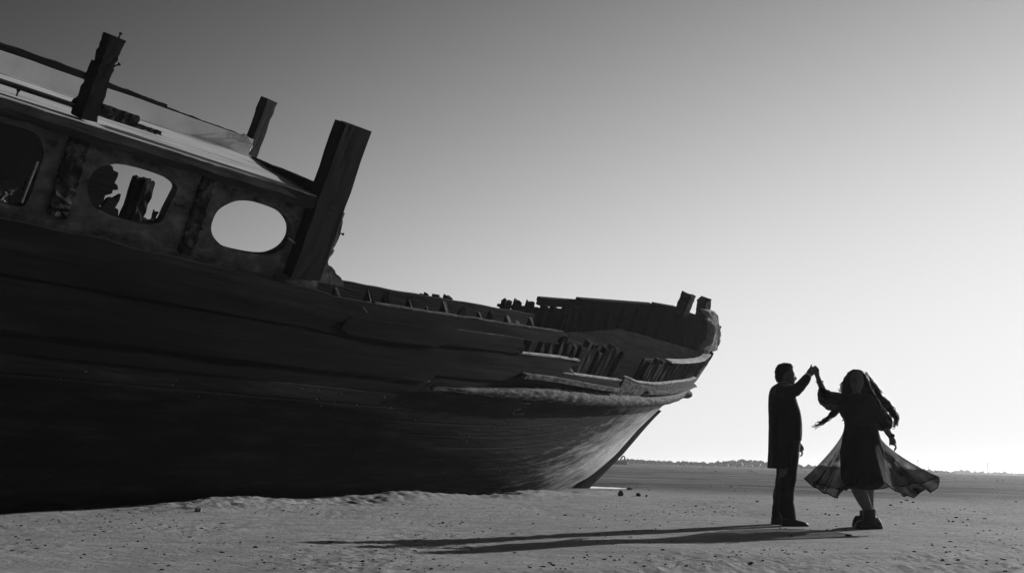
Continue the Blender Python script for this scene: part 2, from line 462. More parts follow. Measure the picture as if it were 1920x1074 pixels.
# puddle
mt = bpy.data.materials.new('still_water'); mt.use_nodes = True
pb = mt.node_tree.nodes['Principled BSDF']
pb.inputs['Base Color'].default_value = g3(.02); pb.inputs['Roughness'].default_value = .04; pb.inputs['IOR'].default_value = 1.33
M['water'] = mt
bm = bmesh.new()
bmesh.ops.create_circle(bm, cap_ends=True, segments=48, radius=1)
for v in bm.verts:
    a = math.atan2(v.co.y, v.co.x)
    k = 1 + .12 * math.sin(3 * a + 1) + .08 * math.sin(7 * a)
    v.co = Vector((2.05 + v.co.x * 1.9 * k, 26.3 + v.co.y * 2.8 * k, -.035))
water = bmobj('puddle_water', bm, M['water'])
tag(water, 'bright still puddle behind the foot of the stem', kind='structure')

# ------------------------------------------------------------------ the wreck
ship = empty('shipwreck')
mm = Matrix((SF, -SS, SU)).transposed().to_4x4(); mm.translation = SO
ship.matrix_world = mm
tag(ship, 'derelict wooden dhow leaning to starboard on the sand with roofless broken bow and cabin', 'ship')
def part(name, bm, mat, parent=None, smooth=False): return bmobj(name, bm, mat, parent or ship, smooth)

def hull_extra(mt, t, pb, tc, mp, n1, cr, bp):
    nd, lk = t.nodes, t.links
    uv = nd.new('ShaderNodeUVMap'); uv.uv_map = 'strakes'
    sp = nd.new('ShaderNodeSeparateXYZ'); lk.new(uv.outputs[0], sp.inputs[0])
    fr = nd.new('ShaderNodeMath'); fr.operation = 'FRACT'; lk.new(sp.outputs['Y'], fr.inputs[0])
    # seam: narrow groove between strakes
    pp = nd.new('ShaderNodeMath'); pp.operation = 'PINGPONG'; pp.inputs[1].default_value = .5; lk.new(sp.outputs['Y'], pp.inputs[0])
    gr = nd.new('ShaderNodeMapRange'); gr.inputs['From Min'].default_value = 0; gr.inputs['From Max'].default_value = .09; lk.new(pp.outputs[0], gr.inputs[0])
    b2 = nd.new('ShaderNodeBump'); b2.inputs['Strength'].default_value = .35; b2.inputs['Distance'].default_value = .012
    lk.new(gr.outputs[0], b2.inputs['Height']); lk.new(bp.outputs[0], b2.inputs['Normal'])
    # nail holes and chipping in rows
    cb = nd.new('ShaderNodeCombineXYZ'); 
    mu1 = nd.new('ShaderNodeMath'); mu1.operation = 'MULTIPLY'; mu1.inputs[1].default_value = 5.0; lk.new(sp.outputs['X'], mu1.inputs[0])
    mu2 = nd.new('ShaderNodeMath'); mu2.operation = 'MULTIPLY'; mu2.inputs[1].default_value = 2.0; lk.new(sp.outputs['Y'], mu2.inputs[0])
    lk.new(mu1.outputs[0], cb.inputs[0]); lk.new(mu2.outputs[0], cb.inputs[1])
    vo = nd.new('ShaderNodeTexVoronoi'); vo.inputs['Scale'].default_value = 1.0; vo.inputs['Randomness'].default_value = .55; lk.new(cb.outputs[0], vo.inputs[0])
    ho = nd.new('ShaderNodeMapRange'); ho.inputs['From Min'].default_value = .06; ho.inputs['From Max'].default_value = .16; lk.new(vo.outputs[0], ho.inputs[0])
    b3 = nd.new('ShaderNodeBump'); b3.inputs['Strength'].default_value = .7; b3.inputs['Distance'].default_value = .02
    lk.new(ho.outputs[0], b3.inputs['Height']); lk.new(b2.outputs[0], b3.inputs['Normal']); lk.new(b3.outputs[0], pb.inputs['Normal'])
    # sunlight on the bow put into colour: paler forward, darker under the rub rail, patchy
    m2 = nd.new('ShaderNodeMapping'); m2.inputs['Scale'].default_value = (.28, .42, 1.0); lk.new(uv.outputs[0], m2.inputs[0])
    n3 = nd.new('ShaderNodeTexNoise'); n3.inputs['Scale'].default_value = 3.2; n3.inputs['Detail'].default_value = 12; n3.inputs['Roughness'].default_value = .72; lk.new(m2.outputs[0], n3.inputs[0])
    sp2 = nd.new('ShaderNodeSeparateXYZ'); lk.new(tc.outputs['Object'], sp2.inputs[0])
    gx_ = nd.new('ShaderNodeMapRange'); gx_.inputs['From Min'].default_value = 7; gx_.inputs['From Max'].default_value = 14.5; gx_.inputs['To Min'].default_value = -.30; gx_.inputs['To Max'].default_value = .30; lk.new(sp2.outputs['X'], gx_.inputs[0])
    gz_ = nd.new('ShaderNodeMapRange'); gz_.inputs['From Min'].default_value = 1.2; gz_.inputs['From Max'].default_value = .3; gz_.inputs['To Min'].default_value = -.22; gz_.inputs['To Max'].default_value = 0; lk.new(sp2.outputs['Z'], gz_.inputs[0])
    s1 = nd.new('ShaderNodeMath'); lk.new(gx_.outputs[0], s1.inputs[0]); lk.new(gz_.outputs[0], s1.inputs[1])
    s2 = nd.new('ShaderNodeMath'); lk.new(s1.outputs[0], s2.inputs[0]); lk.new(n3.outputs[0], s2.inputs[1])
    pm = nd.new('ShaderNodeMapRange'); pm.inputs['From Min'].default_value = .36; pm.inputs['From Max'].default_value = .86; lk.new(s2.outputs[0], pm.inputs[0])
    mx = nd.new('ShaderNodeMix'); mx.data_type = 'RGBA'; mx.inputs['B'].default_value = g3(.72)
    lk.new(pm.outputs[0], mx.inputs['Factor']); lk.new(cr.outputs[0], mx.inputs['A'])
    mh = nd.new('ShaderNodeMix'); mh.data_type = 'RGBA'; mh.inputs['A'].default_value = g3(.02)
    lk.new(ho.outputs[0], mh.inputs['Factor']); lk.new(mx.outputs['Result'], mh.inputs['B'])
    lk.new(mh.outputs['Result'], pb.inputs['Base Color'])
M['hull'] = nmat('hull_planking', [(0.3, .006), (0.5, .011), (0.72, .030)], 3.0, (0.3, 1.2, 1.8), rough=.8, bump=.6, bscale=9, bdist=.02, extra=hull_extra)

def hull_side(name, side, z0, z1, nz, xa, xb=None, off=0.0, mat=None, ragged=0.0, topf=None):
    bm = bmesh.new(); uvl = bm.loops.layers.uv.new('strakes')
    nx = 150
    rows = []
    for i in range(nz + 1):
        f = i / nz; row = []
        for j in range(nx + 1):
            s = j / nx; s = 1 - (1 - s) ** 1.5
            zz = z0 + (z1 - z0) * f
            xe = float(np.interp(zz, STEM_Z, STEM_X)) if xb is None else xb
            x = xa + (xe - xa) * s
            zt = z1 if topf is None else topf(x)
            z = z0 + (zt - z0) * f
            if xb is None and topf is not None:
                xe = float(np.interp(z, STEM_Z, STEM_X)); x = xa + (xe - xa) * s
            y = float(hull_y(x, z)) + off
            y += .012 * mnoise.noise(Vector((x * .5, z * 2.5, 3.1 * side)))
            if i == nz and ragged: z += ragged * mnoise.noise(Vector((x * 2.3, 7, 1)))
            row.append((bm.verts.new(S(x, side * y, z)), x, z))
        rows.append(row)
    for i in range(nz):
        for j in range(nx):
            q = (rows[i][j], rows[i][j + 1], rows[i + 1][j + 1], rows[i + 1][j])
            f = bm.faces.new([a[0] for a in q])
            for lp, a in zip(f.loops, q): lp[uvl].uv = (a[1], (a[2] + 2.6 - .016 * max(0, a[1] - 7) ** 2) / .19)
    bmesh.ops.recalc_face_normals(bm, faces=bm.faces)
    me = bpy.data.meshes.new(name); bm.to_mesh(me); bm.free()
    o = obj(name, me, mat or M['hull'], ship, True)
    sol = o.modifiers.new('th', 'SOLIDIFY'); sol.thickness = .055; sol.offset = 0
    return o
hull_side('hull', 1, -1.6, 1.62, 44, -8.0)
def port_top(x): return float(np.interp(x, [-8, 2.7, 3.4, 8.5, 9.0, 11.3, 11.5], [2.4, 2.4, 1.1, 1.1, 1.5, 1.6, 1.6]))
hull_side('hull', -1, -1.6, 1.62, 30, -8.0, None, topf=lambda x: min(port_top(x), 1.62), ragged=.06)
# transom
bm = bmesh.new()
pts = [S(-8.0, float(hull_y(-8, z)) * s, z) for s, zs in ((1, np.linspace(-1.6, 2.6, 16)), (-1, np.linspace(2.6, -1.6, 16))) for z in zs]
plate(bm, pts, (-1, 0, 0), .08); part('transom', bm, M['timber'])

# stem post: dark timber proud of the planking, ending in a splintered point
bm = bmesh.new()
outer = [(1062, 921), (1100, 918), (1122, 900), (1150, 868), (1172, 840), (1190, 815), (1207, 797)]
secs = []
for k, (u, v) in enumerate(outer):
    pass
zs = np.linspace(-1.75, .8, 12)
for k, z in enumerate(zs):
    x = float(np.interp(z, [-1.75, -1.3, -.38, .49, .8], [14.7, 15.1, 16.1, 16.82, 17.15]))      # leading edge
    w = float(np.interp(z, [-1.75, -.2, .35, .8], [.75, .68, .50, .16]))
    c = S(x - w * .5, 0, z)
    secs.append((c, Vector((w * .5, 0, -w * .06)), Vector((0, .13 - .03 * k / 11, 0))))
loft(bm, secs, 16, 4.0)
part('stem_post', bm, M['charred'])

# rub rail: rounded wale wrapping the bow
def rub_z(x): return float(np.interp(x, [4.8, 5.3, 8, 12, 15, 16.5, 18.4], [1.50, 1.54, 1.60, 1.52, 1.45, 1.41, 1.33]))
bm = bmesh.new()
pts, rads = [], []
xs = list(np.linspace(5.0, 16.6, 120)) + list(np.linspace(16.65, 18.18, 26))
for x in xs:
    z = rub_z(x)
    y = float(hull_y(x, min(z, 1.45))) if x < 17.2 else max(float(hull_y(x, z)), .10)
    pts.append(S(x, y + .075, z))
    e = min(1, (x - 4.95) / .6)
    rads.append(.122 * (.18 + .82 * min(1, (x - 4.95) / 3.2)) * (1 + .10 * mnoise.noise(Vector((x * 3.1, 1, 4))) + .10 * mnoise.noise(Vector((x * 9, 5, 1)))) * min(1, (18.3 - x) / .3))
tube(bm, pts, rads, 22, squash=.8)
rw = part('rub_rail', bm, M['rubwood'], smooth=True)
rw.data.update()
for v in rw.data.vertices:          # rot pockets and splits along the grain
    p = v.co; d = mnoise.noise(Vector((p.x * 2.6, p.y * 9, p.z * 14)))
    v.co = p + v.normal * (-.05 * max(0, d - .2) + .014 * mnoise.noise(Vector((p.x * 9, p.y * 22, p.z * 22))))
# splintered strips lying just above it
bm = bmesh.new()
def strip(bm, a, b, h, th, off, jag=.05, n=None, zf=None):
    """plank following the starboard side between x=a..b; zf(x)->z of its centre line"""
    n = n or max(6, int((b - a) * 5))
    last = None; rr = []
    for k in range(n + 1):
        x = a + (b - a) * k / n; z = zf(x); y = float(hull_y(x, z)) + off
        r = []
        for (dy, dz) in ((-.5, -.5), (.5, -.5), (.5, 0), (.5, .5), (-.5, .5), (-.5, 0)):
            hh = h * (1 + .14 * mnoise.noise(Vector((x * 2.7, dz * 3, off * 40 + z))))
            q = S(x + (rng.uniform(-jag, jag) if k in (0, n) else 0), y + dy * th, z + dz * hh)
            r.append(bm.verts.new(q))
        rr.append(r)
    for k in range(n): bridge(bm, rr[k], rr[k + 1])
    bm.faces.new(rr[0]); bm.faces.new(rr[-1])
strip(bm, 7.0, 10.7, .07, .10, .07, .12, zf=lambda x: rub_z(x) + .30 - .02 * (x - 7))
part('wale', bm, M['rubwood'])
bm = bmesh.new()
strip(bm, 12.4, 18.1, .06, .09, .06, .12, zf=lambda x: rub_z(x) + .21 + .01 * (x - 12))
part('wale', bm, M['rubwood'])

# topside strakes
def top_z(x): return float(np.interp(x, [-8, -1, 2.6, 2.8, 3.8, 5.1, 6.5, 8.0], [2.75, 2.55, 2.50, 2.46, 2.49, 2.54, 2.59, 2.64]))
def lo_z(x): return rub_z(max(x, 5.3)) + .10 - (.12 if x < 5 else 0)
def strake(f0, f1, a, b, th=.055, off=.0, jag=.12, mat='topside'):
    bm = bmesh.new()
    def zc(x):
        l, h = lo_z(x), top_z(x); return l + (h - l) * (f0 + f1) / 2
    hgt = (f1 - f0) * .93
    n = max(8, int((b - a) * 6)); rr = []
    for k in range(n + 1):
        x = a + (b - a) * k / n
        l, h = lo_z(x), top_z(x)
        r = []
        for (dy, dz) in ((-.5, 0), (.5, 0), (.5, .25), (.5, .5), (.5, .75), (.5, 1), (-.5, 1), (-.5, .5)):
            z = l + (h - l) * (f0 + (f1 - f0) * dz)
            if dz == 1: z += .008 + (.006 if x < 6 and f1 < 1 else .03) * mnoise.noise(Vector((x * 2.2, f1 * 9, 2)))
            y = float(hull_y(x, z)) + off + dy * th + .008 * mnoise.noise(Vector((x, z * 6, 9)))
            r.append(bm.verts.new(S(x + (rng.uniform(-jag, jag) if k in (0, n) else 0), y, z)))
        rr.append(r)
    for k in range(n): bridge(bm, rr[k], rr[k + 1])
    bm.faces.new(rr[0]); bm.faces.new(rr[-1])
    return part('strake', bm, M[mat])
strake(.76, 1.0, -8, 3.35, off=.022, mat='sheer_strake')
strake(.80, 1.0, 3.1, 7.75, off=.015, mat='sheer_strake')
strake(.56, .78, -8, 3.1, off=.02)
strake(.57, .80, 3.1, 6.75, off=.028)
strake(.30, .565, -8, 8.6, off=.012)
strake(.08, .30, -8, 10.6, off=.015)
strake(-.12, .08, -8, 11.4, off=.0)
# bow piece of the topside, broken top edge rising to the stem
bm = bmesh.new()
topx = [10.9, 11.6, 12.6, 14.6, 16.2, 17.2, 17.6, 18.1, 18.5]
topz = [2.02, 1.93, 1.90, 1.92, 1.90, 1.90, 2.02, 2.10, 2.16]
rr = []
for k in range(61):
    x = 10.8 + 7.72 * k / 60
    zt = float(np.interp(x, topx, topz)) + .02 * mnoise.noise(Vector((x * 4, 2, 2)))
    zb = rub_z(x) + (.02 if x > 17 else -.05)
    r = []
    for (dy, dz) in ((-.5, 0), (.5, 0), (.5, .5), (.5, 1), (-.5, 1)):
        z = zb + (zt - zb) * dz
        xm = float(np.interp(z, STEM_Z, STEM_X))
        xx = min(x, xm)
        r.append(bm.verts.new(S(xx, max(float(hull_y(xx, z)), .03) + .05 * dy + .02, z)))
    rr.append(r)
for k in range(60): bridge(bm, rr[k], rr[k + 1])
bm.faces.new(rr[0]); bm.faces.new(rr[-1])
part('strake', bm, M['rubwood'])

# pale strips on broken plank tops, the sun they catch put into the colour
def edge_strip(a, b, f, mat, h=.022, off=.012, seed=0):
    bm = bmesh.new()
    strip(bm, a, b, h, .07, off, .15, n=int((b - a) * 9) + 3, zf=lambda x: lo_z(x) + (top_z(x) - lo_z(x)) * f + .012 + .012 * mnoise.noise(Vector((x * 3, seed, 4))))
    part('lit_broken_edge', bm, M[mat])
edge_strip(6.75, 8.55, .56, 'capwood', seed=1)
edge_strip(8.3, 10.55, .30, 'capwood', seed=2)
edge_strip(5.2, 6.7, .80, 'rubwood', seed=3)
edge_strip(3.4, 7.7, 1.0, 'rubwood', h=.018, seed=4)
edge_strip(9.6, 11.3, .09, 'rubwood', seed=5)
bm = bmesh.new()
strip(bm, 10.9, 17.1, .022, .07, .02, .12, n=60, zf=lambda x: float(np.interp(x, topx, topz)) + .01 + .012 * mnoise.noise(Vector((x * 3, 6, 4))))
part('lit_broken_edge', bm, M['capwood'])

# ribs, starboard
def rib(x, z0, z1, side=1, w=.11, d=.13, inset=.12, mat='upright', lean=0.0, slope=0.0):
    bm = bmesh.new()
    n = 7; pts = []
    rr = []
    for k in range(n + 1):
        z = z0 + (z1 - z0) * k / n
        y = max(float(hull_y(x, z)) - inset, .06)
        r = []
        xo = x + lean * (z - z0)
        for (a, b) in ((-.5, -.5), (.5, -.5), (.5, .5), (-.5, .5)):
            q = S(xo + a * w + rng.uniform(-.01, .01), side * (y + b * d) + rng.uniform(-.01, .01), z + ((rng.uniform(-.04, .04) - slope * b) if k == n else 0))
            r.append(bm.verts.new(q))
        rr.append(r)
    for k in range(n): bridge(bm, rr[k], rr[k + 1])
    bm.faces.new(rr[0]); bm.faces.new(rr[-1])
    return part('rib', bm, M[mat])
x = 3.05
while x < 17.6:
    if x < 7.6: zt = top_z(x) + rng.uniform(-.05, .04)
    elif x < 10.5: zt = 2.62 - .045 * (x - 7.6) + rng.uniform(-.16, .03)
    elif x < 11.9: zt = 1.72
    elif x < 13.2: zt = 2.34 + rng.uniform(-.04, .04)
    else: zt = 2.32 + .01 * (x - 13)
    rib(x, max(.9, float(np.interp(x + .3, STEM_X[:8], STEM_Z[:8]))), zt, 1, w=rng.uniform(.05, .10) if x < 7.6 else rng.uniform(.08, .15), d=.2 if x < 7.6 else .10, slope=.20 if x < 7.6 else .02, mat='ribwood' if x < 7.6 else rng.choice(['charred', 'charred', 'upright']), lean=rng.uniform(-.05, .08) if x < 12 else 0)
    x += rng.choice([.30, .38, .38, .52]) if x < 7.4 else .36 if x > 13 else rng.uniform(.13, .27)
# boards still nailed inside the bow ribs
bm = bmesh.new()
def inner_strip(bm, a, b, z0, z1, side, inset, th, n=30, ragged=.03, topf=None):
    rr = []
    for k in range(n + 1):
        x = a + (b - a) * k / n
        zt = z1 if topf is None else topf(x)
        r = []
        for (dy, dz) in ((0, 0), (1, 0), (1, .5), (1, 1), (0, 1), (0, .5)):
            z = z0 + (zt - z0) * dz + (ragged * mnoise.noise(Vector((x * 3, side, z1))) if dz == 1 else 0)
            xx = min(x, float(np.interp(z, STEM_Z, STEM_X)) - .02)
            y = max(float(hull_y(xx, z)) - inset - dy * th, .02 + .01 * (1 - dy))
            r.append(bm.verts.new(S(xx, side * y, z)))
        rr.append(r)
    for k in range(n): bridge(bm, rr[k], rr[k + 1])
    bm.faces.new(rr[0]); bm.faces.new(rr[-1])
inner_strip(bm, 12.0, 13.2, 1.5, 2.36, 1, .2, .05)
part('inner_board', bm, M['charred'])
bm = bmesh.new(); inner_strip(bm, 7.3, 10.6, 1.2, 2.40, 1, .24, .05, topf=lambda x: 2.52 - .05 * (x - 7.6)); part('inner_board', bm, M['charred'])
# inner stringer along the waist
bm = bmesh.new()
inner_strip(bm, 2.7, 7.35, 1.9, 2.64, 1, .30, .06, 60, .012, topf=lambda x: top_z(x) + .13)
part('inner_planking', bm, M['charred'])
# cap on the starboard bow ribs
bm = bmesh.new()
for k in range(2):
    pass
rr = []
for k in range(41):
    x = 13.3 + 4.9 * k / 40
    z = 2.36 + .02 * mnoise.noise(Vector((x * 2, 1, 1))) + .10 * max(0, (x - 17) / 1.2) ** 1.5
    y = max(float(hull_y(x, z)) - .10, .07)
    rr.append([bm.verts.new(S(x, y + a, z + b)) for a, b in ((-.11, 0), (.07, 0), (.07, .035), (-.11, .035))])
for k in range(40): bridge(bm, rr[k], rr[k + 1])
bm.faces.new(rr[0]); bm.faces.new(rr[-1])
part('cap_rail', bm, M['capwood'])

# port bulwark seen across the open hold
def ppt(u, v): return hull_hit(u, v, -1)
PT = [ppt(u, v) for u, v in ((925, 581), (1010, 578), (1090, 577), (1160, 574), (1222, 571), (1270, 577), (1305, 590), (1330, 603))]
px_ = [p[0] for p in PT]; pz_ = [p[2] for p in PT]
print('PORT', [(round(a, 2), round(b, 2)) for a, b in zip(px_, pz_)])
order = np.argsort(px_); px_ = list(np.array(px_)[order]); pz_ = list(np.array(pz_)[order])
def ptop(x): return float(np.interp(x, px_, pz_))
px_end = 18.75
def port_skin(name, a, b, z0, topf, inset, mat, th=.05, n=60):
    bm = bmesh.new(); inner_strip(bm, a, b, z0, 3, -1, inset, th, n, .02, topf); return part(name, bm, mat)
port_skin('hull', px_[0] - .3, px_end, 1.57, lambda x: ptop(x), 0, M['charred'])
port_skin('inner_planking', 11.0, 18.3, .3, lambda x: min(ptop(x) - .5, 2.25 + .03 * (x - 12)), .17, M['inner'])
# port ribs with bare heads
for u, v in ((943, 560), (951, 562), (965, 561), (970, 563), (988, 563), (995, 564)):
    h = ppt(u, v); rib(h[0], 1.2, h[2], -1, w=.085, d=.10, inset=.06, mat='charred')
for u in (1015, 1033, 1055, 1075):
    h = ppt(u, 569); rib(h[0], 1.2, h[2] - .02, -1, w=.16, d=.12, inset=.10, mat='charred')
x = 13.5
while x < 18.2:
    rib(x, 1.9, ptop(x) - .05, -1, w=.12, d=.12, inset=.12, mat='charred'); x += .42
for (u, v) in ((794, 551), (800, 552), (814, 552), (819, 552), (833, 553), (837, 553)):
    x_, z_ = sx(u, v, -2.25); rib(x_, .6, z_, -1, w=.10, d=.12, inset=.0, mat='charred')
# port rail timbers
def prail(name, a, b, v0, v1, th, mat='charred', inset=-.02, seg=14):
    h0, h1 = ppt(*a), ppt(*b)
    bm = bmesh.new()
    hh = abs(v1 - v0)
    rr = []
    for k in range(seg + 1):
        f = k / seg
        u = a[0] + (b[0] - a[0]) * f; v = a[1] + (b[1] - a[1]) * f
        h = ppt(u, v)
        zt = h[2]
        z0 = zt - hh
        jx = rng.uniform(-.05, .05) if k in (0, seg) else 0
        rr.append([bm.verts.new(S(h[0] + jx, h[1] + dy, z)) for dy, z in ((-th, z0), (th, z0), (th, zt + rng.uniform(-.008, .008)), (-th, zt))])
    for k in range(seg): bridge(bm, rr[k], rr[k + 1])
    bm.faces.new(rr[0]); bm.faces.new(rr[-1])
    part(name, bm, M[mat])
prail('rail', (935, 570), (1012, 577), 0, .06, .05)
prail('rail', (1011, 557), (1087, 563), 0, .09, .07)
prail('rail', (1012, 564), (1095, 570), 0, .10, .06)
prail('rail', (1087, 559), (1222, 569), 0, .24, .09)
prail('rail', (1228, 568), (1268, 575), 0, .26, .09)
prail('rail', (1268, 575), (1328, 603), 0, .24, .09)

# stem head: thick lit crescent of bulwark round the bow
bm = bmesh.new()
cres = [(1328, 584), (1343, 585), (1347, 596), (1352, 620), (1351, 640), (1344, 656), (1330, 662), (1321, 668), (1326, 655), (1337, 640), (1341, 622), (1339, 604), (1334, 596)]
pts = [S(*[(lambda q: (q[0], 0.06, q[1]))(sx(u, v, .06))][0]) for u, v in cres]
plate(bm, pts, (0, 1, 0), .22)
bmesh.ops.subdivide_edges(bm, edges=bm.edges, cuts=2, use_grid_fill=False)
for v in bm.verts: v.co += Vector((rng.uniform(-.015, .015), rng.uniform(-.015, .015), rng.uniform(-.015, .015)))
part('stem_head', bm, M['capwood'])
for (u0, v0, u1, v1) in ((1325, 596, 1331, 600), (1332, 602, 1341, 606), (1318, 655, 1327, 648), (1318, 668, 1326, 660)):
    bm = bmesh.new(); a = sx(u0, v0, .2); b = sx(u1, v1, .2)
    beam(bm, S(a[0], .2, a[1]), S(b[0], .2, b[1]), .08, .08, seg=3); part('broken_stub', bm, M['capwood'])
# ribs and filler closing the bow under the stem head
for (u0, v0, u1, v1) in ((1309, 692, 1327, 664), (1318, 684, 1333, 660), (1300, 690, 1318, 668)):
    bm = bmesh.new(); a = sx(u0, v0, .05); b = sx(u1, v1, .05)
    beam(bm, S(a[0], .05, a[1]), S(b[0], .05, b[1]), .14, .12, seg=5); part('rib', bm, M['charred'])
# bollard posts at the bow
for (u0, v0, u1, v1, w) in ((1276, 592, 1292, 550, .28), (1316.5, 598, 1320.5, 561, .27)):
    bm = bmesh.new(); a = sx(u0, v0, -.25); b = sx(u1, v1, -.25)
    beam(bm, S(a[0], -.25, a[1]), S(b[0], -.25, b[1]), w, w * .9, upv=(1, 0, 0), seg=8, jit=.008, jag=.02)
    part('bollard', bm, M['timber'])

# ---- deckhouse
def wall_panel(bm, xa, xb, z0, z1, hole, y0, y1):
    n = len(hole); cx = sum(h[0] for h in hole) / n; cz = sum(h[1] for h in hole) / n
    def onrect(x, z):
        dx, dz = x - cx, z - cz; t = 1e9
        if dx > 1e-9: t = min(t, (xb - cx) / dx)
        if dx < -1e-9: t = min(t, (xa - cx) / dx)
        if dz > 1e-9: t = min(t, (z1 - cz) / dz)
        if dz < -1e-9: t = min(t, (z0 - cz) / dz)
        return cx + dx * t, cz + dz * t
    rings = []
    for y in (y0, y1):
        a = [bm.verts.new(S(h[0], y, h[1])) for h in hole]
        mid = []
        b = []
        for h in hole:
            q = onrect(*h); b.append(bm.verts.new(S(q[0], y, q[1])))
            mm_ = ((h[0] + q[0]) / 2, (h[1] + q[1]) / 2)
            mid.append(bm.verts.new(S(mm_[0], y + .012 * mnoise.noise(Vector((mm_[0] * 3, mm_[1] * 3, y))), mm_[1])))
        bridge(bm, a, mid); bridge(bm, mid, b); rings.append((a, b))
        # rectangle corners
        for (X, Z) in ((xa, z0), (xa, z1), (xb, z0), (xb, z1)):
            k = min(range(n), key=lambda i: (b[i].co.x - X) ** 2 + (b[i].co.z - Z) ** 2)
            b[k].co = S(X, y, Z)
    bridge(bm, rings[0][0], rings[1][0]); bridge(bm, rings[0][1], rings[1][1])
def smooth_loop(pix, y, n=56):
    P = [Vector((*sx(u, v, y), 0)) for u, v in pix]
    m_ = len(P); out = []
    for k in range(n):
        s = k / n * m_; i = int(s); t = s - i
        a, b, c, d = P[(i - 1) % m_], P[i % m_], P[(i + 1) % m_], P[(i + 2) % m_]
        q = 0.5 * ((2 * b) + (c - a) * t + (2 * a - 5 * b + 4 * c - d) * t * t + (3 * b - a - 3 * c + d) * t ** 3)
        out.append((q.x, q.y))
    return out
YW = 2.40
w1 = smooth_loop([(164, 352), (170, 330), (185, 315), (207, 309), (225, 308), (262, 316), (298, 328), (320, 339), (333, 352), (326, 370), (313, 395), (303, 416), (285, 420), (262, 420), (222, 412), (188, 398), (170, 378)], YW)
w2 = smooth_loop([(396, 430), (401, 408), (413, 391), (436, 379), (455, 376), (478, 379), (510, 390), (532, 402), (545, 420), (547, 436), (543, 450), (530, 466), (510, 476), (490, 478), (460, 474), (425, 465), (404, 449)], YW)
w0 = smooth_loop([(-60, 300), (-55, 250), (-30, 225), (10, 232), (50, 243), (74, 258), (82, 290), (70, 330), (55, 370), (40, 388), (0, 380), (-45, 365), (-60, 335)], YW)
ZB, ZR = 2.36, 3.42
def cabin_wall(side, holes):
    bm = bmesh.new()
    y0, y1 = (YW, YW - .10)
    for (xa, xb, h) in holes:
        if h is None:
            for (yy, zz) in (): pass
            n = 12
            a = [S(xa, side * y0, ZB), S(xb, side * y0, ZB), S(xb, side * y0, ZR), S(xa, side * y0, ZR)]
            plate(bm, a, (0, side, 0), .10)
        else:
            wall_panel(bm, xa, xb, ZB, ZR, h, side * y0, side * y1)
    return bm
bm = cabin_wall(1, [(-8, -3.4, None), (-1.72, -.56, w0), (-.56, .72, w1), (.72, 2.62, w2), (-3.4, -1.72, [(a - 1.75, b) for a, b in w1])])
part('cabin_wall', bm, M['cabin'])
bm = bmesh.new()          # lower lip of the middle opening, its lit edge put in as a pale strip
pl_ = [sx(u, v, YW - .05) for u, v in ((180, 394), (200, 405), (222, 413), (262, 421), (285, 421.5))]
tube(bm, [S(a, YW - .05, b) for a, b in pl_], [.018, .022, .02, .018, .012], 8, squash=2.4); part('sill', bm, M['inner'])
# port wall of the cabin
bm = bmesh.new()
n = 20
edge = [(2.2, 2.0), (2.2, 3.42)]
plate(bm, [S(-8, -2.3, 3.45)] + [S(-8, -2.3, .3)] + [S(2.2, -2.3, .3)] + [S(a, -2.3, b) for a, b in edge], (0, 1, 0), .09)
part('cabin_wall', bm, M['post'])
# broken inner bulkhead seen in the window
bm = bmesh.new()
jag = [(150, 300), (205, 309), (211, 312), (213, 320), (222, 324), (221, 331), (215, 343), (220, 347), (222, 355), (216, 357), (212, 356), (210, 363), (197, 367), (195, 375), (191, 384), (180, 389), (150, 380)]
plate(bm, [S(a, -2.16, b) for a, b in (sx(u, v, -2.16) for u, v in jag)], (0, 1, 0), .06)
part('bulkhead', bm, M['charred'])
bm = bmesh.new()
jag = [(191, 400), (193, 386), (203, 373), (210, 371), (213, 373), (222, 368), (227, 365), (224, 376), (216, 390), (222, 393), (222, 412), (190, 412)]
plate(bm, [S(a, -1.5, b) for a, b in (sx(u, v, -1.5) for u, v in jag)], (0, 1, 0), .06)
part('bulkhead', bm, M['charred'])
for (u0, v0, u1, v1, w, y) in ((231, 424, 263, 333, .15, -2.0), (245, 426, 277, 338, .17, -1.95), (286, 425, 292, 396, .06, -2.1)):
    bm = bmesh.new(); a = sx(u0, v0, y); b = sx(u1, v1, y)
    beam(bm, S(a[0], y, a[1] - .6), S(b[0], y, b[1]), w, w, upv=(1, 0, 0), seg=12, jit=.012, jag=.03)
    part('post', bm, M['upright'])
for (u0, v0, u1, v1, h) in ((253, 409, 275, 417, .09), (277, 417, 296, 419, .10), (170, 385, 195, 393, .05)):
    bm = bmesh.new(); a = sx(u0, v0, -2.0); b = sx(u1, v1, -2.0); beam(bm, S(a[0], -2.0, a[1]), S(b[0], -2.0, b[1]), .08, h, seg=5, jit=.015)
    part('broken_board', bm, M['timber'])
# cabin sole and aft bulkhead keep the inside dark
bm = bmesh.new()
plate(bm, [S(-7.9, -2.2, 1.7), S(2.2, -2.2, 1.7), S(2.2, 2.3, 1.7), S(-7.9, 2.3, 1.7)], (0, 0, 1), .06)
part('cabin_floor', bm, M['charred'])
# loose boards inside the first opening
for (u0, v0, u1, v1) in ((-10, 345, 28, 356), (50, 347, 100, 362), (45, 363, 92, 376), (66, 373, 92, 384), (-10, 366, 10, 368)):
    bm = bmesh.new(); a = sx(u0, v0, 1.2); b = sx(u1, v1, 1.2); beam(bm, S(a[0], 1.2, a[1]), S(b[0], 1.2, b[1]), .05, .10, seg=5, jit=.01)
    part('broken_board', bm, M['inner'])
bm = bmesh.new()
a = sx(41, 380, 2.42); b = sx(71, 303, 2.42); beam(bm, S(a[0], 2.42, a[1]), S(b[0], 2.42, b[1]), .018, .012, upv=(1, 0, 0), seg=3, jit=.001, jag=0)
part('batten', bm, M['capwood'])

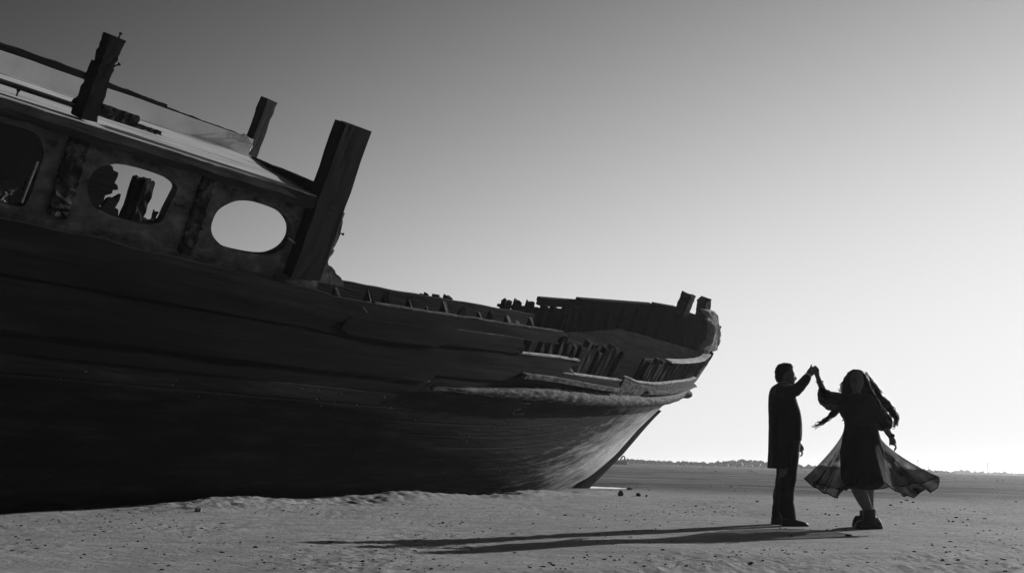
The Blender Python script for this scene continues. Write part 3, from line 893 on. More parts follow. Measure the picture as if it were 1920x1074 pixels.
# pillars on the wall
def pillar(u0, v0, u1, v1, w, d, y=2.44, mat='post', seg=18, jit=.007):
    bm = bmesh.new(); a = sx(u0, v0, y); b = sx(u1, v1, y)
    beam(bm, S(a[0], y, a[1]), S(b[0], y, b[1]), d, w, upv=(1, 0, 0), seg=seg, jit=jit, jag=.02)
    return part('pillar', bm, M[mat])
pillar(104, 405, 152, 250, .17, .07, 2.41, 'rotten', 26, .02)
pillar(346, 474, 392, 330, .15, .07, 2.41, 'rotten', 26, .02)
# posts standing through the roof
def post(pix, y, th, mat='post', seg=10, jit=.0015):
    bm = bmesh.new()
    (a0, b0, a1, b1) = [sx(u, v, y) for u, v in pix]     # left foot, right foot, left head, right head
    rr = []
    for k in range(seg + 1):
        f = k / seg
        L_ = (a0[0] + (a1[0] - a0[0]) * f, a0[1] + (a1[1] - a0[1]) * f); R_ = (b0[0] + (b1[0] - b0[0]) * f, b0[1] + (b1[1] - b0[1]) * f)
        ring_ = []
        for (fx, fy) in ((0, 0), (.33, 0), (.67, 0), (1, 0), (1, .5), (1, 1), (.67, 1), (.33, 1), (0, 1), (0, .5)):
            jc = jit * (7 if fx in (0, 1) and fy in (0, 1) else 1)
            ring_.append(bm.verts.new(S(L_[0] + (R_[0] - L_[0]) * fx + rng.uniform(-jc, jc), y - th * fy + rng.uniform(-jit, jit), L_[1] + (R_[1] - L_[1]) * fx + rng.uniform(-jit, jit))))
        rr.append(ring_)
    for k in range(seg): bridge(bm, rr[k], rr[k + 1])
    bm.faces.new(rr[0]); bm.faces.new(rr[-1])
    return part('post', bm, M[mat])
post(((151, 223), (181, 230), (189, 119), (214, 131)), 2.45, .17)
pst = post(((186, 135), (209, 138), (207, 65), (236, 77)), 2.43, .13)
# front corner post: two timbers side by side, down to the rail
post(((546, 521), (583, 527), (649, 232), (668, 237)), 2.56, .18)
post(((578, 524), (600, 527), (664, 235), (697, 247)), 2.54, .22)
# inboard front post
post(((463, 296), (481, 297), (502, 185), (520, 193)), 1.0, .14, mat='ribwood')
bm = bmesh.new()
def nail(u0, v0, u1, v1, y, r=.008):
    bm = bmesh.new(); a = sx(u0, v0, y); b = sx(u1, v1, y)
    p, q = S(a[0], y, a[1]), S(b[0], y, b[1])
    tube(bm, [p, q], [r, r], 6); d = (q - p).normalized()
    tube(bm, [q, q + d * .006], [r * 2.2, r * 2.2], 6)
    part('nail', bm, M['iron'])
nail(222, 72, 226, 64, 2.4); nail(214, 125, 223, 121, 2.4); nail(31, 180, 34, 171, 2.3); nail(134, 212, 137, 203, 2.3); nail(632, 436, 643, 439, 2.35)
bm = bmesh.new()
a = sx(541, 446, 2.40); b = sx(556, 459, 2.40); beam(bm, S(a[0], 2.40, a[1]), S(b[0], 2.43, b[1]), .02, .02, seg=2, jit=0, jag=0)
part('batten', bm, M['capwood'])

# scalloped board behind the corner post
bm = bmesh.new()
sc = [(590, 395), (618, 402), (634, 400), (641, 408), (643, 416), (641, 425), (638, 440), (634, 450), (628, 462), (625, 466), (627, 470), (624, 476), (618, 483), (615, 490), (616, 497), (622, 500), (628, 507), (630, 513), (639, 520), (644, 530), (645, 538), (575, 524)]
plate(bm, [S(a, 2.32, b) for a, b in (sx(u, v, 2.32) for u, v in sc)], (0, 1, 0), .07)
part('bracket_board', bm, M['cabin'])

# roof: cambered boards, fascia, coaming panel and broken coaming cap
XF = 2.12
bm = bmesh.new()
NX, ys = 60, [2.52, 2.2, 1.9, 1.6, 1.3, 1.02]
def roof_z(x, y): return 3.52 + (2.52 - y) * .055 + .004 * mnoise.noise(Vector((x * 1.5, y * 8, 0)))
rows = []
for i in range(NX + 1):
    x = -8 + (XF + 8.25) * i / NX
    rows.append([bm.verts.new(S(x, y + (.015 * mnoise.noise(Vector((x * 6, 3, 3))) if k == 0 else 0), roof_z(x, y) - (.012 if k in (1, 3) else 0))) for k, y in enumerate(ys)])
for i in range(NX):
    for k in range(len(ys) - 1): bm.faces.new((rows[i][k], rows[i + 1][k], rows[i + 1][k + 1], rows[i][k + 1]))
ro = part('roof', bm, M['roof'])
sm = ro.modifiers.new('th', 'SOLIDIFY'); sm.thickness = .05; sm.offset = -1
bm = bmesh.new()
rr = []
for i in range(121):
    x = -8 + (XF + 8.2) * i / 120
    zt = 3.515 - .02 * abs(mnoise.noise(Vector((x * 5, 1, 1)))); zb = 3.36 + .02 * mnoise.noise(Vector((x * 3, 5, 1)))
    rr.append([bm.verts.new(S(x, y, z)) for y, z in ((2.42, zb), (2.515, zb + .01), (2.545 + .012 * mnoise.noise(Vector((x * 4, 2, 8))), (zt + zb) / 2), (2.53, zt), (2.42, zt - .006))])
for i in range(120): bridge(bm, rr[i], rr[i + 1])
bm.faces.new(rr[0]); bm.faces.new(rr[-1])
part('roof_edge', bm, M['timber'])
# front edge beam of the roof
bm = bmesh.new()
a, b = sx(466, 296, 1.0), sx(606, 357, 2.45)
beam(bm, S(a[0], 1.0, a[1] - .03), S(b[0], 2.45, b[1] - .01), .10, .12, seg=10, jit=.006)
part('roof_beam', bm, M['charred'])
# ceiling further inboard so that the cabin stays covered
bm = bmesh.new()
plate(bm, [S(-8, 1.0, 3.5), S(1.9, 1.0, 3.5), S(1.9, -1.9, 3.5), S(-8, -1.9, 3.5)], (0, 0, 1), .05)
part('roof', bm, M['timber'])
bm = bmesh.new()
rr = []
for i in range(61):
    x = -8 + 10.13 * i / 60
    zt = 3.80 + .008 * mnoise.noise(Vector((x * 2.5, 1, 7)))
    rr.append([bm.verts.new(S(x, y, z)) for y, z in ((1.05, 3.585), (1.05, zt), (1.01, zt), (1.01, 3.585))])
for i in range(60): bridge(bm, rr[i], rr[i + 1])
bm.faces.new(rr[0]); bm.faces.new(rr[-1])
part('coaming', bm, M['panel'])
# thin ledge at the foot of the panel
bm = bmesh.new(); beam(bm, S(-8, 1.09, 3.60), S(2.14, 1.09, 3.60), .06, .025, seg=30, jit=.002, jag=.01); part('ledge', bm, M['roof'])
# cap timbers: dark, broken, getting thinner forward
bm = bmesh.new()
def capbeam(u0, t0, b0, u1, t1, b1, y, th):
    bm = bmesh.new(); rr = []
    for k in range(25):
        f = k / 24; u = u0 + (u1 - u0) * f
        p = sx(u, t0 + (t1 - t0) * f + rng.uniform(-1.2, 1.2), y); q = sx(u, b0 + (b1 - b0) * f + rng.uniform(-.6, .6), y)
        rr.append([bm.verts.new(S(p[0], y, p[1])), bm.verts.new(S(q[0], y, q[1])), bm.verts.new(S(q[0], y - th, q[1])), bm.verts.new(S(p[0], y - th, p[1] + .0))])
    for k in range(24): bridge(bm, rr[k], rr[k + 1])
    bm.faces.new(rr[0]); bm.faces.new(rr[-1])
    return part('coaming_cap', bm, M['charred'])
capbeam(-400, -60, -25, 162, 136, 157, .985, .12)
capbeam(155, 137, 155, 314, 197, 213, .985, .10)
capbeam(310, 200, 214, 462, 256, 264, .985, .08)
# torn white flap on the end of the panel
bm = bmesh.new()
fl = [(425, 250), (440, 252), (453, 256), (456, 250), (466, 259), (472, 271), (473, 277), (466, 283), (470, 274), (462, 272), (457, 268), (445, 263), (428, 257)]
plate(bm, [S(a, 1.075, b) for a, b in (sx(u, v, 1.075) for u, v in fl)], (0, -1, 0), .03)
bmesh.ops.subdivide_edges(bm, edges=bm.edges, cuts=1)
for v in bm.verts: v.co += Vector((rng.uniform(-.008, .008), rng.uniform(-.02, .02), rng.uniform(-.008, .008)))
part('torn_flap', bm, M['frayed'])
# batten and broken planks on the roof boards
for (u0, v0, u1, v1, h, y) in ((-500, -8, 145, 200, .035, 1.75), (141, 198, 160, 206, .10, 1.75), (183, 214, 253, 237, .11, 1.75), (250, 237, 298, 252, .035, 1.75)):
    bm = bmesh.new(); a = sx(u0, v0, y); b = sx(u1, v1, y)
    beam(bm, S(a[0], y, 3.565 + h / 2), S(b[0], y, 3.565 + h / 2), .06, h, seg=10, jit=.006)
    part('roof_batten', bm, M['charred'])
# cut plate patched on the bow planking
bm = bmesh.new()
for pix in (((960, 776), (973, 756)), ((973, 756), (993, 756)), ((962, 776), (982, 776)), ((982, 772), (985, 760)), ((970, 768), (983, 763))):
    q = []
    for u, v in pix:
        h = hull_hit(u, v, 1, .03); q.append(S(*h))
    beam(bm, q[0], q[1], .012, .022, seg=3, jit=.003, jag=.01)
part('draught_mark', bm, M['rubwood'])

exec_people = True
# ------------------------------------------------------------------ people
def person_tools(gy_, G):
    def P(u, v, dy=0.0): return at(u, v, gy_ + dy) - G
    def sec(v, ul, ur, d, dy=0.0):
        a, b = P(ul, v, dy), P(ur, v, dy)
        return ((a + b) / 2, (b - a) / 2, Vector((0, d, 0)))
    return P, sec
MY, WY = 11.0, 10.75
HAND_Y = 10.85

# ---- man
G = Vector((3.05, MY, 0)); G.z = gz(G.x, G.y)
P, sec = person_tools(MY, G)
hy = HAND_Y - MY
bm = bmesh.new()
# head and neck, profile to the right
loft(bm, [sec(682, 1466, 1477, .03), sec(684.5, 1460, 1483, .05), sec(690, 1456, 1486.5, .068), sec(697, 1454.5, 1488.5, .075), sec(703, 1455, 1489, .076), sec(709, 1456, 1490, .072), sec(714, 1458, 1490, .066), sec(718, 1460, 1490, .058), sec(721.5, 1462, 1488.5, .045), sec(723.5, 1465, 1484, .03)], 20, 2.2)
loft(bm, [sec(711, 1459, 1479, .055), sec(720, 1459.5, 1478, .055), sec(730, 1456, 1480, .075), sec(736, 1455, 1480, .08)], 16)
tube(bm, [P(1489, 703), P(1492.5, 709.5), P(1490, 712)], [.008, .014, .012], 8)      # nose
ball(bm, P(1487.5, 701), .012, .055, .012)                                            # brow
ball(bm, P(1489.5, 716), .008, .02, .006); ball(bm, P(1487.5, 720.5), .012, .02, .012)  # lips, chin
ball(bm, P(1470, 708, -.078), .018, .012, .03)                                        # ear
ball(bm, P(1470, 708, .078), .018, .012, .03)
# trunk and legs under the clothes
loft(bm, [sec(732, 1450, 1482, .12), sec(760, 1452, 1488, .13), sec(800, 1452, 1492, .13), sec(828, 1455, 1492, .14)], 16)
tube(bm, [P(1474, 822, -.1), P(1472, 880, -.12), P(1470, 930, -.14), P(1470, 972, -.15)], [.085, .065, .05, .045], 12)
tube(bm, [P(1474, 822, .1), P(1470, 880, .1), P(1463, 930, .12), P(1460, 966, .14)], [.085, .065, .05, .045], 12)
# raised near arm
tube(bm, [P(1462, 733, -.15), P(1478, 735, -.2), P(1494, 730, -.2), P(1508, 714, -.17), P(1516, 703, hy)], [.055, .05, .043, .038, .028], 12)
# hand of the raised arm, closed round hers
tube(bm, [P(1514, 705, hy), P(1519, 699, hy), P(1525, 692, hy)], [.028, .042, .043], 12, squash=.62)
for k, (o_, ln) in enumerate(((-.036, 1.0), (-.013, 1.08), (.010, 1.02), (.032, .86))):
    tube(bm, [P(1524, 690, hy + o_), P(1528.5, 686 + k * .6, hy + o_), P(1532, 689 + k * .5, hy + o_ * .9), P(1531, 694, hy + o_ * .8), P(1527, 696, hy + o_ * .7)], [.0115, .0112, .0105, .0098, .008], 8)
tube(bm, [P(1519, 695, hy - .03), P(1520.5, 688, hy - .045), P(1521.5, 683, hy - .04)], [.013, .012, .009], 8)
# other arm hanging, hand by the pocket
tube(bm, [P(1470, 735, .17), P(1478, 770, .22), P(1488, 805, .2), P(1498, 834, .16)], [.055, .046, .038, .028], 12)
tube(bm, [P(1497, 831, .16), P(1500, 838, .15), P(1502, 844, .15)], [.028, .04, .038], 12, squash=.6)
for k, o_ in enumerate((-.034, -.012, .010, .030)):
    tube(bm, [P(1502, 843, .15 + o_), P(1504.5, 848 + k * .3, .15 + o_), P(1503, 853 + k * .2, .15 + o_), P(1500, 855, .15 + o_)], [.0115, .011, .010, .008], 8)
tube(bm, [P(1499, 837, .11), P(1497, 844, .10), P(1498, 850, .10)], [.013, .012, .009], 8)
meb = remeshed(bm, .0075, 3)
man = obj('person', meb, M['skin'], None, True)
man.location = G
tag(man, 'short-haired man in a long black coat standing side on, one arm raised', 'person')
# coat
bm = bmesh.new()
loft(bm, [sec(717, 1460, 1479, .065), sec(720, 1455, 1482, .11), sec(725, 1448.5, 1484, .17), sec(732, 1445.5, 1486, .21), sec(742, 1443.5, 1488, .225), sec(756, 1443, 1492.5, .22), sec(770, 1443, 1497, .21), sec(784, 1443.5, 1500.5, .205), sec(797, 1443.5, 1502, .205), sec(812, 1443, 1501.5, .21), sec(826, 1443, 1500, .21)], 28, 2.5)
loft(bm, [sec(815, 1443, 1498, .208), sec(835, 1443, 1487, .21), sec(856, 1443, 1482, .22), sec(877.5, 1443, 1479, .23)], 28, 2.6)
tube(bm, [P(1460, 734, -.14), P(1477, 735.5, -.2), P(1493, 731, -.205), P(1500, 724, -.19), P(1510, 712.5, -.165), P(1514.5, 706, hy - .01)], [.085, .076, .068, .062, .052, .043], 14)
tube(bm, [P(1466, 733, .15), P(1478, 770, .22), P(1487, 805, .2), P(1495.5, 829, .165)], [.085, .07, .056, .045], 14)
mc = remeshed(bm, .0085, 3); wrinkle(mc, .006, 7, 1, (1, 1, .5))
obj('coat', mc, M['cloth'], man, True)
bm = bmesh.new()
a, b = P(1511, 710, -.155), P(1515.5, 703.5, hy)
tube(bm, [b - (b - a) * .02, b + (b - a) * .16], [.0445, .038], 14); obj('cuff', remeshed(bm, .006, 1), M['shirt'], man, True)
bm = bmesh.new(); tube(bm, [P(1462, 718.3), P(1475, 719.5)], [.012, .012], 8); loft(bm, [sec(716, 1459.5, 1479, .062), sec(719.2, 1458.5, 1480, .072)], 20); obj('collar', remeshed(bm, .006, 1), M['shirt'], man, True)
# trousers
bm = bmesh.new()
loft(bm, [sec(818, 1455, 1499, .17), sec(835, 1454, 1498.5, .18), sec(852, 1455, 1497, .17), sec(880, 1457.5, 1493.5, .13), sec(905, 1455, 1490, .11), sec(928, 1453, 1486, .08)], 24, 2.3)
loft(bm, [sec(840, 1462, 1498, .09, -.08), sec(860, 1461, 1496.5, .09, -.09), sec(880, 1461, 1494, .088, -.1), sec(905, 1460, 1491.5, .085, -.12), sec(928, 1459.5, 1488.5, .082, -.14), sec(940, 1461, 1487, .08, -.15), sec(948, 1462, 1489.5, .082, -.15), sec(960, 1463, 1490.5, .083, -.15), sec(972, 1464, 1492, .086, -.15)], 20, 2.3)
loft(bm, [sec(840, 1456, 1490, .09, .08), sec(860, 1457.5, 1487, .09, .09), sec(880, 1457.5, 1484, .088, .1), sec(905, 1453.5, 1480, .085, .11), sec(928, 1450.5, 1477, .082, .12), sec(942, 1450, 1476, .08, .13), sec(955, 1448.5, 1477, .083, .14), sec(967, 1447, 1479, .086, .14)], 20, 2.3)
mc = remeshed(bm, .0085, 3); wrinkle(mc, .008, 6, 4, (1, 1, 1.6))
obj('trousers', mc, M['trouser'], man, True)
# shoes
def shoe(u0, u1, dy, z_sole, lift=.0, w=.045):
    bm = bmesh.new()
    y0 = MY + dy
    a = at(u0, 976, y0) - G; b = at(u1, 976, y0) - G
    L_ = b.x - a.x
    prof = [(0, .075, .030), (.12, .085, .036), (.30, .085, .036), (.45, .075, .038), (.62, .055, .046), (.78, .045, .047), (.92, .034, .038), (1.0, .018, .018)]
    secs = []
    for f, h, ww in prof:
        zb = z_sole
        secs.append((Vector((a.x + L_ * f, y0 - G.y, zb + h * .5 + .004)), Vector((0, 0, h * .5 + .004)), Vector((0, ww, 0))))
    loft(bm, secs, 16, 3.0)
    # sole and heel
    sole = []
    for f, ww in ((-.02, .034), (.15, .041), (.4, .036), (.65, .05), (.85, .046), (1.02, .016)):
        sole.append((Vector((a.x + L_ * f, y0 - G.y, z_sole + .012)), Vector((0, 0, .014)), Vector((0, ww, 0))))
    loft(bm, sole, 12, 3.5)
    return bm
for (u0, u1, dy) in ((1466, 1514.5, -.15), (1447, 1492, .14)):
    zs_ = gz(on_ground(1480, 978).x, MY + dy) - G.z
    obj('shoe', remeshed(shoe(u0, u1, dy, zs_), .006, 2), M['leather'], man, True)
# hair
bm = bmesh.new()
loft(bm, [sec(680.3, 1466, 1477, .03), sec(682.5, 1460, 1483, .052), sec(686, 1456, 1487.2, .068), sec(691, 1454, 1486.5, .077), sec(696, 1453, 1480, .081), sec(702, 1453, 1473, .080), sec(708, 1454, 1467, .074), sec(714, 1456.5, 1464, .060), sec(717, 1458, 1463, .05)], 24, 2.2)
mc = remeshed(bm, .0065, 2); wrinkle(mc, .006, 30, 2)
obj('hair', mc, M['hair'], man, True)

# ---- woman
G = Vector((3.80, WY, 0)); G.z = gz(G.x, G.y)
P, sec = person_tools(WY, G)
hy = HAND_Y - WY
bm = bmesh.new()
loft(bm, [sec(694.5, 1600, 1609, .04), sec(698, 1595, 1614.5, .075), sec(704, 1592.5, 1617.5, .09), sec(712, 1591.8, 1619, .092), sec(720, 1593, 1618.5, .088), sec(727, 1595.5, 1616.5, .08), sec(732, 1599, 1613, .066), sec(735.5, 1602, 1609.5, .05)], 22, 2.2)
tube(bm, [P(1605.5, 711, -.088), P(1605.5, 717.5, -.112), P(1605.5, 719.5, -.098)], [.008, .013, .010], 8)
ball(bm, P(1605.5, 707.5, -.086), .055, .012, .009)          # brow
ball(bm, P(1598.5, 712, -.082), .012, .010, .008); ball(bm, P(1612, 712, -.082), .012, .010, .008)
ball(bm, P(1605.5, 724.5, -.082), .024, .012, .008); ball(bm, P(1605.5, 731.5, -.066), .018, .018, .012)
ball(bm, P(1597, 719.5, -.076), .016, .012, .014); ball(bm, P(1614, 719.5, -.076), .016, .012, .014)
loft(bm, [sec(726, 1597, 1614, .055, .015), sec(738, 1597, 1614, .055, .015), sec(746, 1590, 1622, .08, .015)], 16)
loft(bm, [sec(744, 1584, 1632, .09), sec(770, 1585, 1638, .11), sec(800, 1590, 1638, .11), sec(830, 1584, 1645, .14), sec(860, 1584, 1648, .14)], 18)
# legs: near leg crossing, calves bare
tube(bm, [P(1606, 850, -.02), P(1606, 885, -.03), P(1607, 905, -.04), P(1612, 920, -.06), P(1618.5, 936, -.03), P(1626, 952, -.04), P(1629, 975, -.06)], [.09, .085, .082, .080, .068, .054, .05], 14)
tube(bm, [P(1630, 850, .08), P(1629, 885, .1), P(1628, 905, .1), P(1627.5, 920, .1), P(1628, 936, .12), P(1629, 952, .13), P(1624, 972, .14)], [.105, .088, .075, .062, .056, .050, .045], 14)
# raised right arm
tube(bm, [P(1588, 750), P(1570, 752, -.02), P(1550, 745, -.02), P(1542, 729, .02), P(1536, 714, hy), P(1532.5, 704, hy)], [.05, .048, .042, .037, .029, .025], 12)
tube(bm, [P(1533, 706, hy), P(1531, 699, hy), P(1529, 692, hy)], [.024, .034, .033], 12, squash=.6)
for k, o_ in enumerate((-.028, -.010, .008, .026)):
    tube(bm, [P(1529.5, 694, hy + o_), P(1527, 689.5, hy + o_), P(1523.5, 688.5 + .5 * k, hy + o_), P(1521, 692, hy + o_)], [.0098, .0095, .009, .0075], 8)
tube(bm, [P(1533, 699, hy - .025), P(1535, 694, hy - .03), P(1533, 689, hy - .03)], [.011, .010, .008], 8)
# other arm, down and out
tube(bm, [P(1634, 752), P(1645, 775, -.03), P(1658, 797, -.05), P(1666, 812, -.06), P(1671.5, 820, -.07)], [.05, .046, .04, .033, .025], 12)
tube(bm, [P(1670.5, 818, -.07), P(1673, 825, -.075), P(1675.5, 832, -.08)], [.025, .037, .034], 12, squash=.6)
for k, (o_, e) in enumerate(((-.030, 0), (-.011, 1.5), (.008, 1.0), (.026, -1.5))):
    tube(bm, [P(1675.5, 830, -.08 + o_), P(1679.5, 835 + e * .3, -.08 + o_), P(1680, 839 + e * .6, -.08 + o_), P(1676.5, 844 + e, -.08 + o_)], [.0105, .010, .0092, .007], 8)
tube(bm, [P(1671, 824, -.11), P(1668.5, 830, -.12), P(1668.5, 835.5, -.12)], [.012, .010, .0075], 8)
meb = remeshed(bm, .007, 3)
woman = obj('person', meb, M['skin'], None, True)
woman.location = G
tag(woman, 'long-haired woman twirling in a black dress with sheer flaring skirt, one arm raised', 'person')
# dress body
bm = bmesh.new()
loft(bm, [sec(738, 1590, 1620, .075, .01), sec(744, 1581, 1634, .105), sec(752, 1577, 1641, .125), sec(763, 1573.5, 1645, .14), sec(772, 1575, 1645, .145), sec(780, 1579, 1642, .14), sec(787, 1584, 1640.5, .13), sec(797, 1585, 1642, .135), sec(810, 1583.5, 1645.5, .15), sec(826, 1580.5, 1650.5, .165), sec(845, 1578.5, 1654, .175), sec(865, 1577.5, 1656, .175), sec(885, 1577.5, 1659, .17), sec(900, 1579, 1660, .165), sec(910, 1587, 1653, .16), sec(917, 1594, 1643, .15)], 30, 2.6)
mc = remeshed(bm, .0085, 3); wrinkle(mc, .007, 6, 7, (1, 1, .6))
obj('dress', mc, M['cloth'], woman, True)
# balloon sleeves
bm = bmesh.new()
tube(bm, [P(1588, 751), P(1573, 752.5, -.01), P(1560, 751.5, -.02), P(1548, 745.5, -.02), P(1541.5, 735, .0), P(1539.5, 730, .02)], [.085, .09, .098, .088, .058, .038], 16)
ball(bm, P(1556, 758, -.02), .085, .06, .055)
mc = remeshed(bm, .008, 3); wrinkle(mc, .014, 11, 9)
obj('sleeve', mc, M['lace'], woman, True)
bm = bmesh.new()
tube(bm, [P(1633, 752), P(1642, 768, -.02), P(1653, 784, -.04), P(1660, 796, -.05), P(1664, 803, -.055)], [.085, .085, .092, .08, .045], 16)
ball(bm, P(1655, 800, -.04), .07, .06, .05)
mc = remeshed(bm, .008, 3); wrinkle(mc, .014, 11, 12)
obj('sleeve', mc, M['lace'], woman, True)
# bracelet
for c, d in ((P(1537.5, 717, hy), (P(1536, 712, hy) - P(1539, 722, hy)).normalized()), (P(1671.5, 817, -.07), (P(1674, 825, -.07) - P(1669, 812, -.07)).normalized())):
    bm = bmesh.new(); tube(bm, [c - d * .012, c + d * .012], [.036, .036], 12)
    for k in range(6): ball(bm, c + Vector((rng.uniform(-.035, .035), rng.uniform(-.03, .03), rng.uniform(-.02, .02))), .009, .009, .009, 1)
    obj('bracelet', remeshed(bm, .006, 1), M['leather'], woman, True)
# sheer overskirt
wz = P(1613, 800).z
cxw = P(1613, 800).x
nA, nR = 420, 30
hemc = [(0, 1760, 893), (30, 1725, 905), (60, 1672, 912), (90, 1620, 916), (120, 1572, 916), (150, 1533, 908), (180, 1508, 897), (195, 1524, 910), (215, 1548, 924), (234, 1571, 932), (243, 1583, 917), (260, 1600, 912), (280, 1632, 911), (294, 1655, 904), (307, 1675, 922), (319, 1692, 925), (332, 1710, 934), (341, 1736, 915), (346, 1744, 923), (353, 1757, 915), (360, 1760, 893)]
def hem_at(deg):
    u = float(np.interp(deg, [h[0] for h in hemc], [h[1] for h in hemc])); v = float(np.interp(deg, [h[0] for h in hemc], [h[2] for h in hemc]))
    return P(u, v, .60 * math.sin(R(deg)))
hemp = [hem_at(360 * k / 720) for k in range(720)]
hemp = [sum((hemp[(k + d_) % 720] for d_ in range(-3, 4)), Vector()) / 7 for k in range(720)]
vs = []; fs = []; mi = []
for i in range(nR + 1):
    f = i / nR
    for j in range(nA):
        t = 2 * math.pi * j / nA
        # cloth folded over itself: the fold shifts sideways while it swings in and out
        ph = 18 * t + 2.6 * math.sin(3 * t + .5) + 1.5 * math.sin(5 * t + 2)
        tt = t + (.075 * math.sin(ph) * (.6 + .4 * math.sin(4 * t + 1)) + .02 * math.sin(2 * ph + 1)) * (.3 + .7 * f) * f ** .3
        h = hemp[int(round((math.degrees(tt) % 360) * 2)) % 720]
        w0_ = Vector((cxw + .160 * math.cos(tt), .145 * math.sin(tt), wz))
        e = 1.3 if math.cos(tt) < 0 else 1.3 + .35 * math.cos(tt)
        q = Vector((w0_.x + (h.x - w0_.x) * f ** e, w0_.y + (h.y - w0_.y) * f ** e, wz + (h.z - wz) * f))
        rd_ = Vector((math.cos(tt), math.sin(tt), 0))
        q += rd_ * (.028 * math.cos(ph) * f ** .9 * (.7 + .3 * math.sin(5 * t)))
        q.z += .010 * math.cos(ph + .6) * f ** 2
        vs.append(tuple(q))
for i in range(nR):
    for j in range(nA):
        fs.append((i * nA + j, i * nA + (j + 1) % nA, (i + 1) * nA + (j + 1) % nA, (i + 1) * nA + j)); mi.append(0)
me = bpy.data.meshes.new('overskirt'); me.from_pydata(vs, [], fs)
dens = np.zeros(len(vs))
band_a = [0, 20, 60, 90, 120, 160, 180, 186, 194, 204, 213, 222, 232, 243, 250, 262, 285, 296, 303, 318, 325, 334, 345, 354, 360]
band_v = [.5, .15, .2, .1, .2, .15, .5, .2, .8, .9, .3, .25, .95, 1, .7, .6, .8, .9, .45, .35, .8, 1, 1, .6, .5]
for i in range(nR + 1):
    for j in range(nA):
        a_ = 360 * j / nA
        w_ = float(pn(np.array([a_ / 5.0]), np.array([i * .05]), 31)[0]) * .5 + float(pn(np.array([a_ / 1.6]), np.array([i * .03]), 32)[0]) * .35
        dens[i * nA + j] = min(1, max(0, float(np.interp(a_, band_a, band_v)) * min(1, .5 + i / nR) + w_))
at_ = me.attributes.new('gather', 'FLOAT', 'POINT'); at_.data.foreach_set('value', dens)
sk = obj('overskirt', me, [M['sheer']], woman, True)
bm = bmesh.new()
base = nR * nA
rr = [ring(bm, Vector(vs[base + j]), Vector((.0035, 0, 0)), Vector((0, 0, .008)), 6) for j in range(nA)]
for j in range(nA): bridge(bm, rr[j], rr[(j + 1) % nA])
bmobj('hem', bm, M['cloth'], sk, True)
# boots
def boot(u0, u1, dy, ucuff, vc, turn):
    bm = bmesh.new(); y0 = WY + dy
    a = at(u0, 985, y0) - G; b = at(u1, 985, y0) - G
    zs_ = gz(on_ground(1625, 985).x, y0) - G.z
    L_ = b.x - a.x
    secs = []
    for f, h, ww in ((0, .04, .036), (.12, .06, .050), (.35, .075, .052), (.62, .105, .046), (.88, .10, .042), (1.0, .05, .032)):
        if turn: f = 1 - f
        secs.append((Vector((a.x + L_ * f, y0 - G.y, zs_ + .02 + h * .5)), Vector((0, 0, h * .5)), Vector((0, ww, 0))))
    loft(bm, secs, 16, 3)
    top = at(ucuff, vc, y0) - G
    cx_ = a.x + L_ * (.35 if turn else .72)
    cx_ = (top.x + cx_) / 2
    loft(bm, [(Vector((cx_, y0 - G.y, zs_ + .03)), Vector((.075, 0, 0)), Vector((0, .055, 0))), (Vector((top.x, y0 - G.y, (zs_ + top.z) / 2 + .02)), Vector((.067, 0, 0)), Vector((0, .056, 0))), (top, Vector((.068, 0, .010)), Vector((0, .066, 0)))], 16, 2.4)
    secs = []
    for f, ww in ((-.03, .036), (.12, .052), (.4, .056), (.6, .046), (.9, .048), (1.03, .036)):
        secs.append((Vector((a.x + L_ * f, y0 - G.y, zs_ + .018)), Vector((0, 0, .022)), Vector((0, ww, 0))))
    loft(bm, secs, 14, 3.5)
    return bm
bA = obj('boot', remeshed(boot(1605, 1652, -.06, 1629, 954, False), .006, 8), M['leather'], woman, True)
bB = obj('boot', remeshed(boot(1600, 1640, .17, 1624, 955, True), .006, 8), M['leather'], woman, True)
bm = bmesh.new()
for k in range(7):
    p = P(1641 + k * 1.0, 957 + k * 3.4, -.09)
    tube(bm, [p + Vector((-.01, -.012, 0)), p + Vector((.012, -.01, .003)), p + Vector((.02, .02, 0))], [.0035, .004, .0035], 5)
obj('laces', remeshed(bm, .003, 0), M['shirt'], bA, True)
# hair
bm = bmesh.new()
loft(bm, [sec(692.8, 1599, 1610, .05, .03), sec(696, 1592.5, 1617, .085, .035), sec(703, 1588.5, 1622, .10, .035), sec(712, 1585, 1627, .10, .045), sec(722, 1581.5, 1634, .095, .06), sec(732, 1579, 1641, .09, .08), sec(742, 1578, 1647, .085, .09), sec(752, 1582, 1652, .075, .1), sec(762, 1590, 1656, .06, .1)], 26, 2.2)
def lock(pix, r0, dy=.08, amp=.02, n=26, ph=0, rend=.004):
    c = curve_pts([P(u, v, dy) for u, v in pix], n)
    pts, rd = [], []
    for k, p in enumerate(c):
        f = k / (n - 1)
        pts.append(p + Vector((amp * f ** .6 * math.sin(f * 16 + ph), amp * math.cos(f * 13 + ph), amp * .8 * f ** .6 * math.sin(f * 15 + ph + 1))))
        rd.append(max(rend, r0 * (1 - f ** 1.6) * min(1, .3 + 2.8 * f) * (1 + .18 * math.sin(f * 20 + ph))))
    tube(bm, pts, rd, 8)
lock([(1595, 698), (1589, 706), (1585, 722), (1580, 738), (1578, 752)], .03, -.04, .004)
lock([(1616, 698), (1622, 708), (1628, 722), (1637, 738), (1645, 752)], .034, -.04, .004)
lock([(1634, 718), (1645, 738), (1657, 754), (1668, 767), (1676, 777), (1679, 788), (1677, 797)], .060, .08, .016, ph=.6)
lock([(1610, 699), (1622, 706), (1636, 722), (1648, 738), (1658, 750), (1664, 756)], .040, .06, .010, ph=.2)
lock([(1645, 735), (1653, 750), (1663, 766), (1675, 772), (1680, 782)], .03, .1, .012, ph=2)
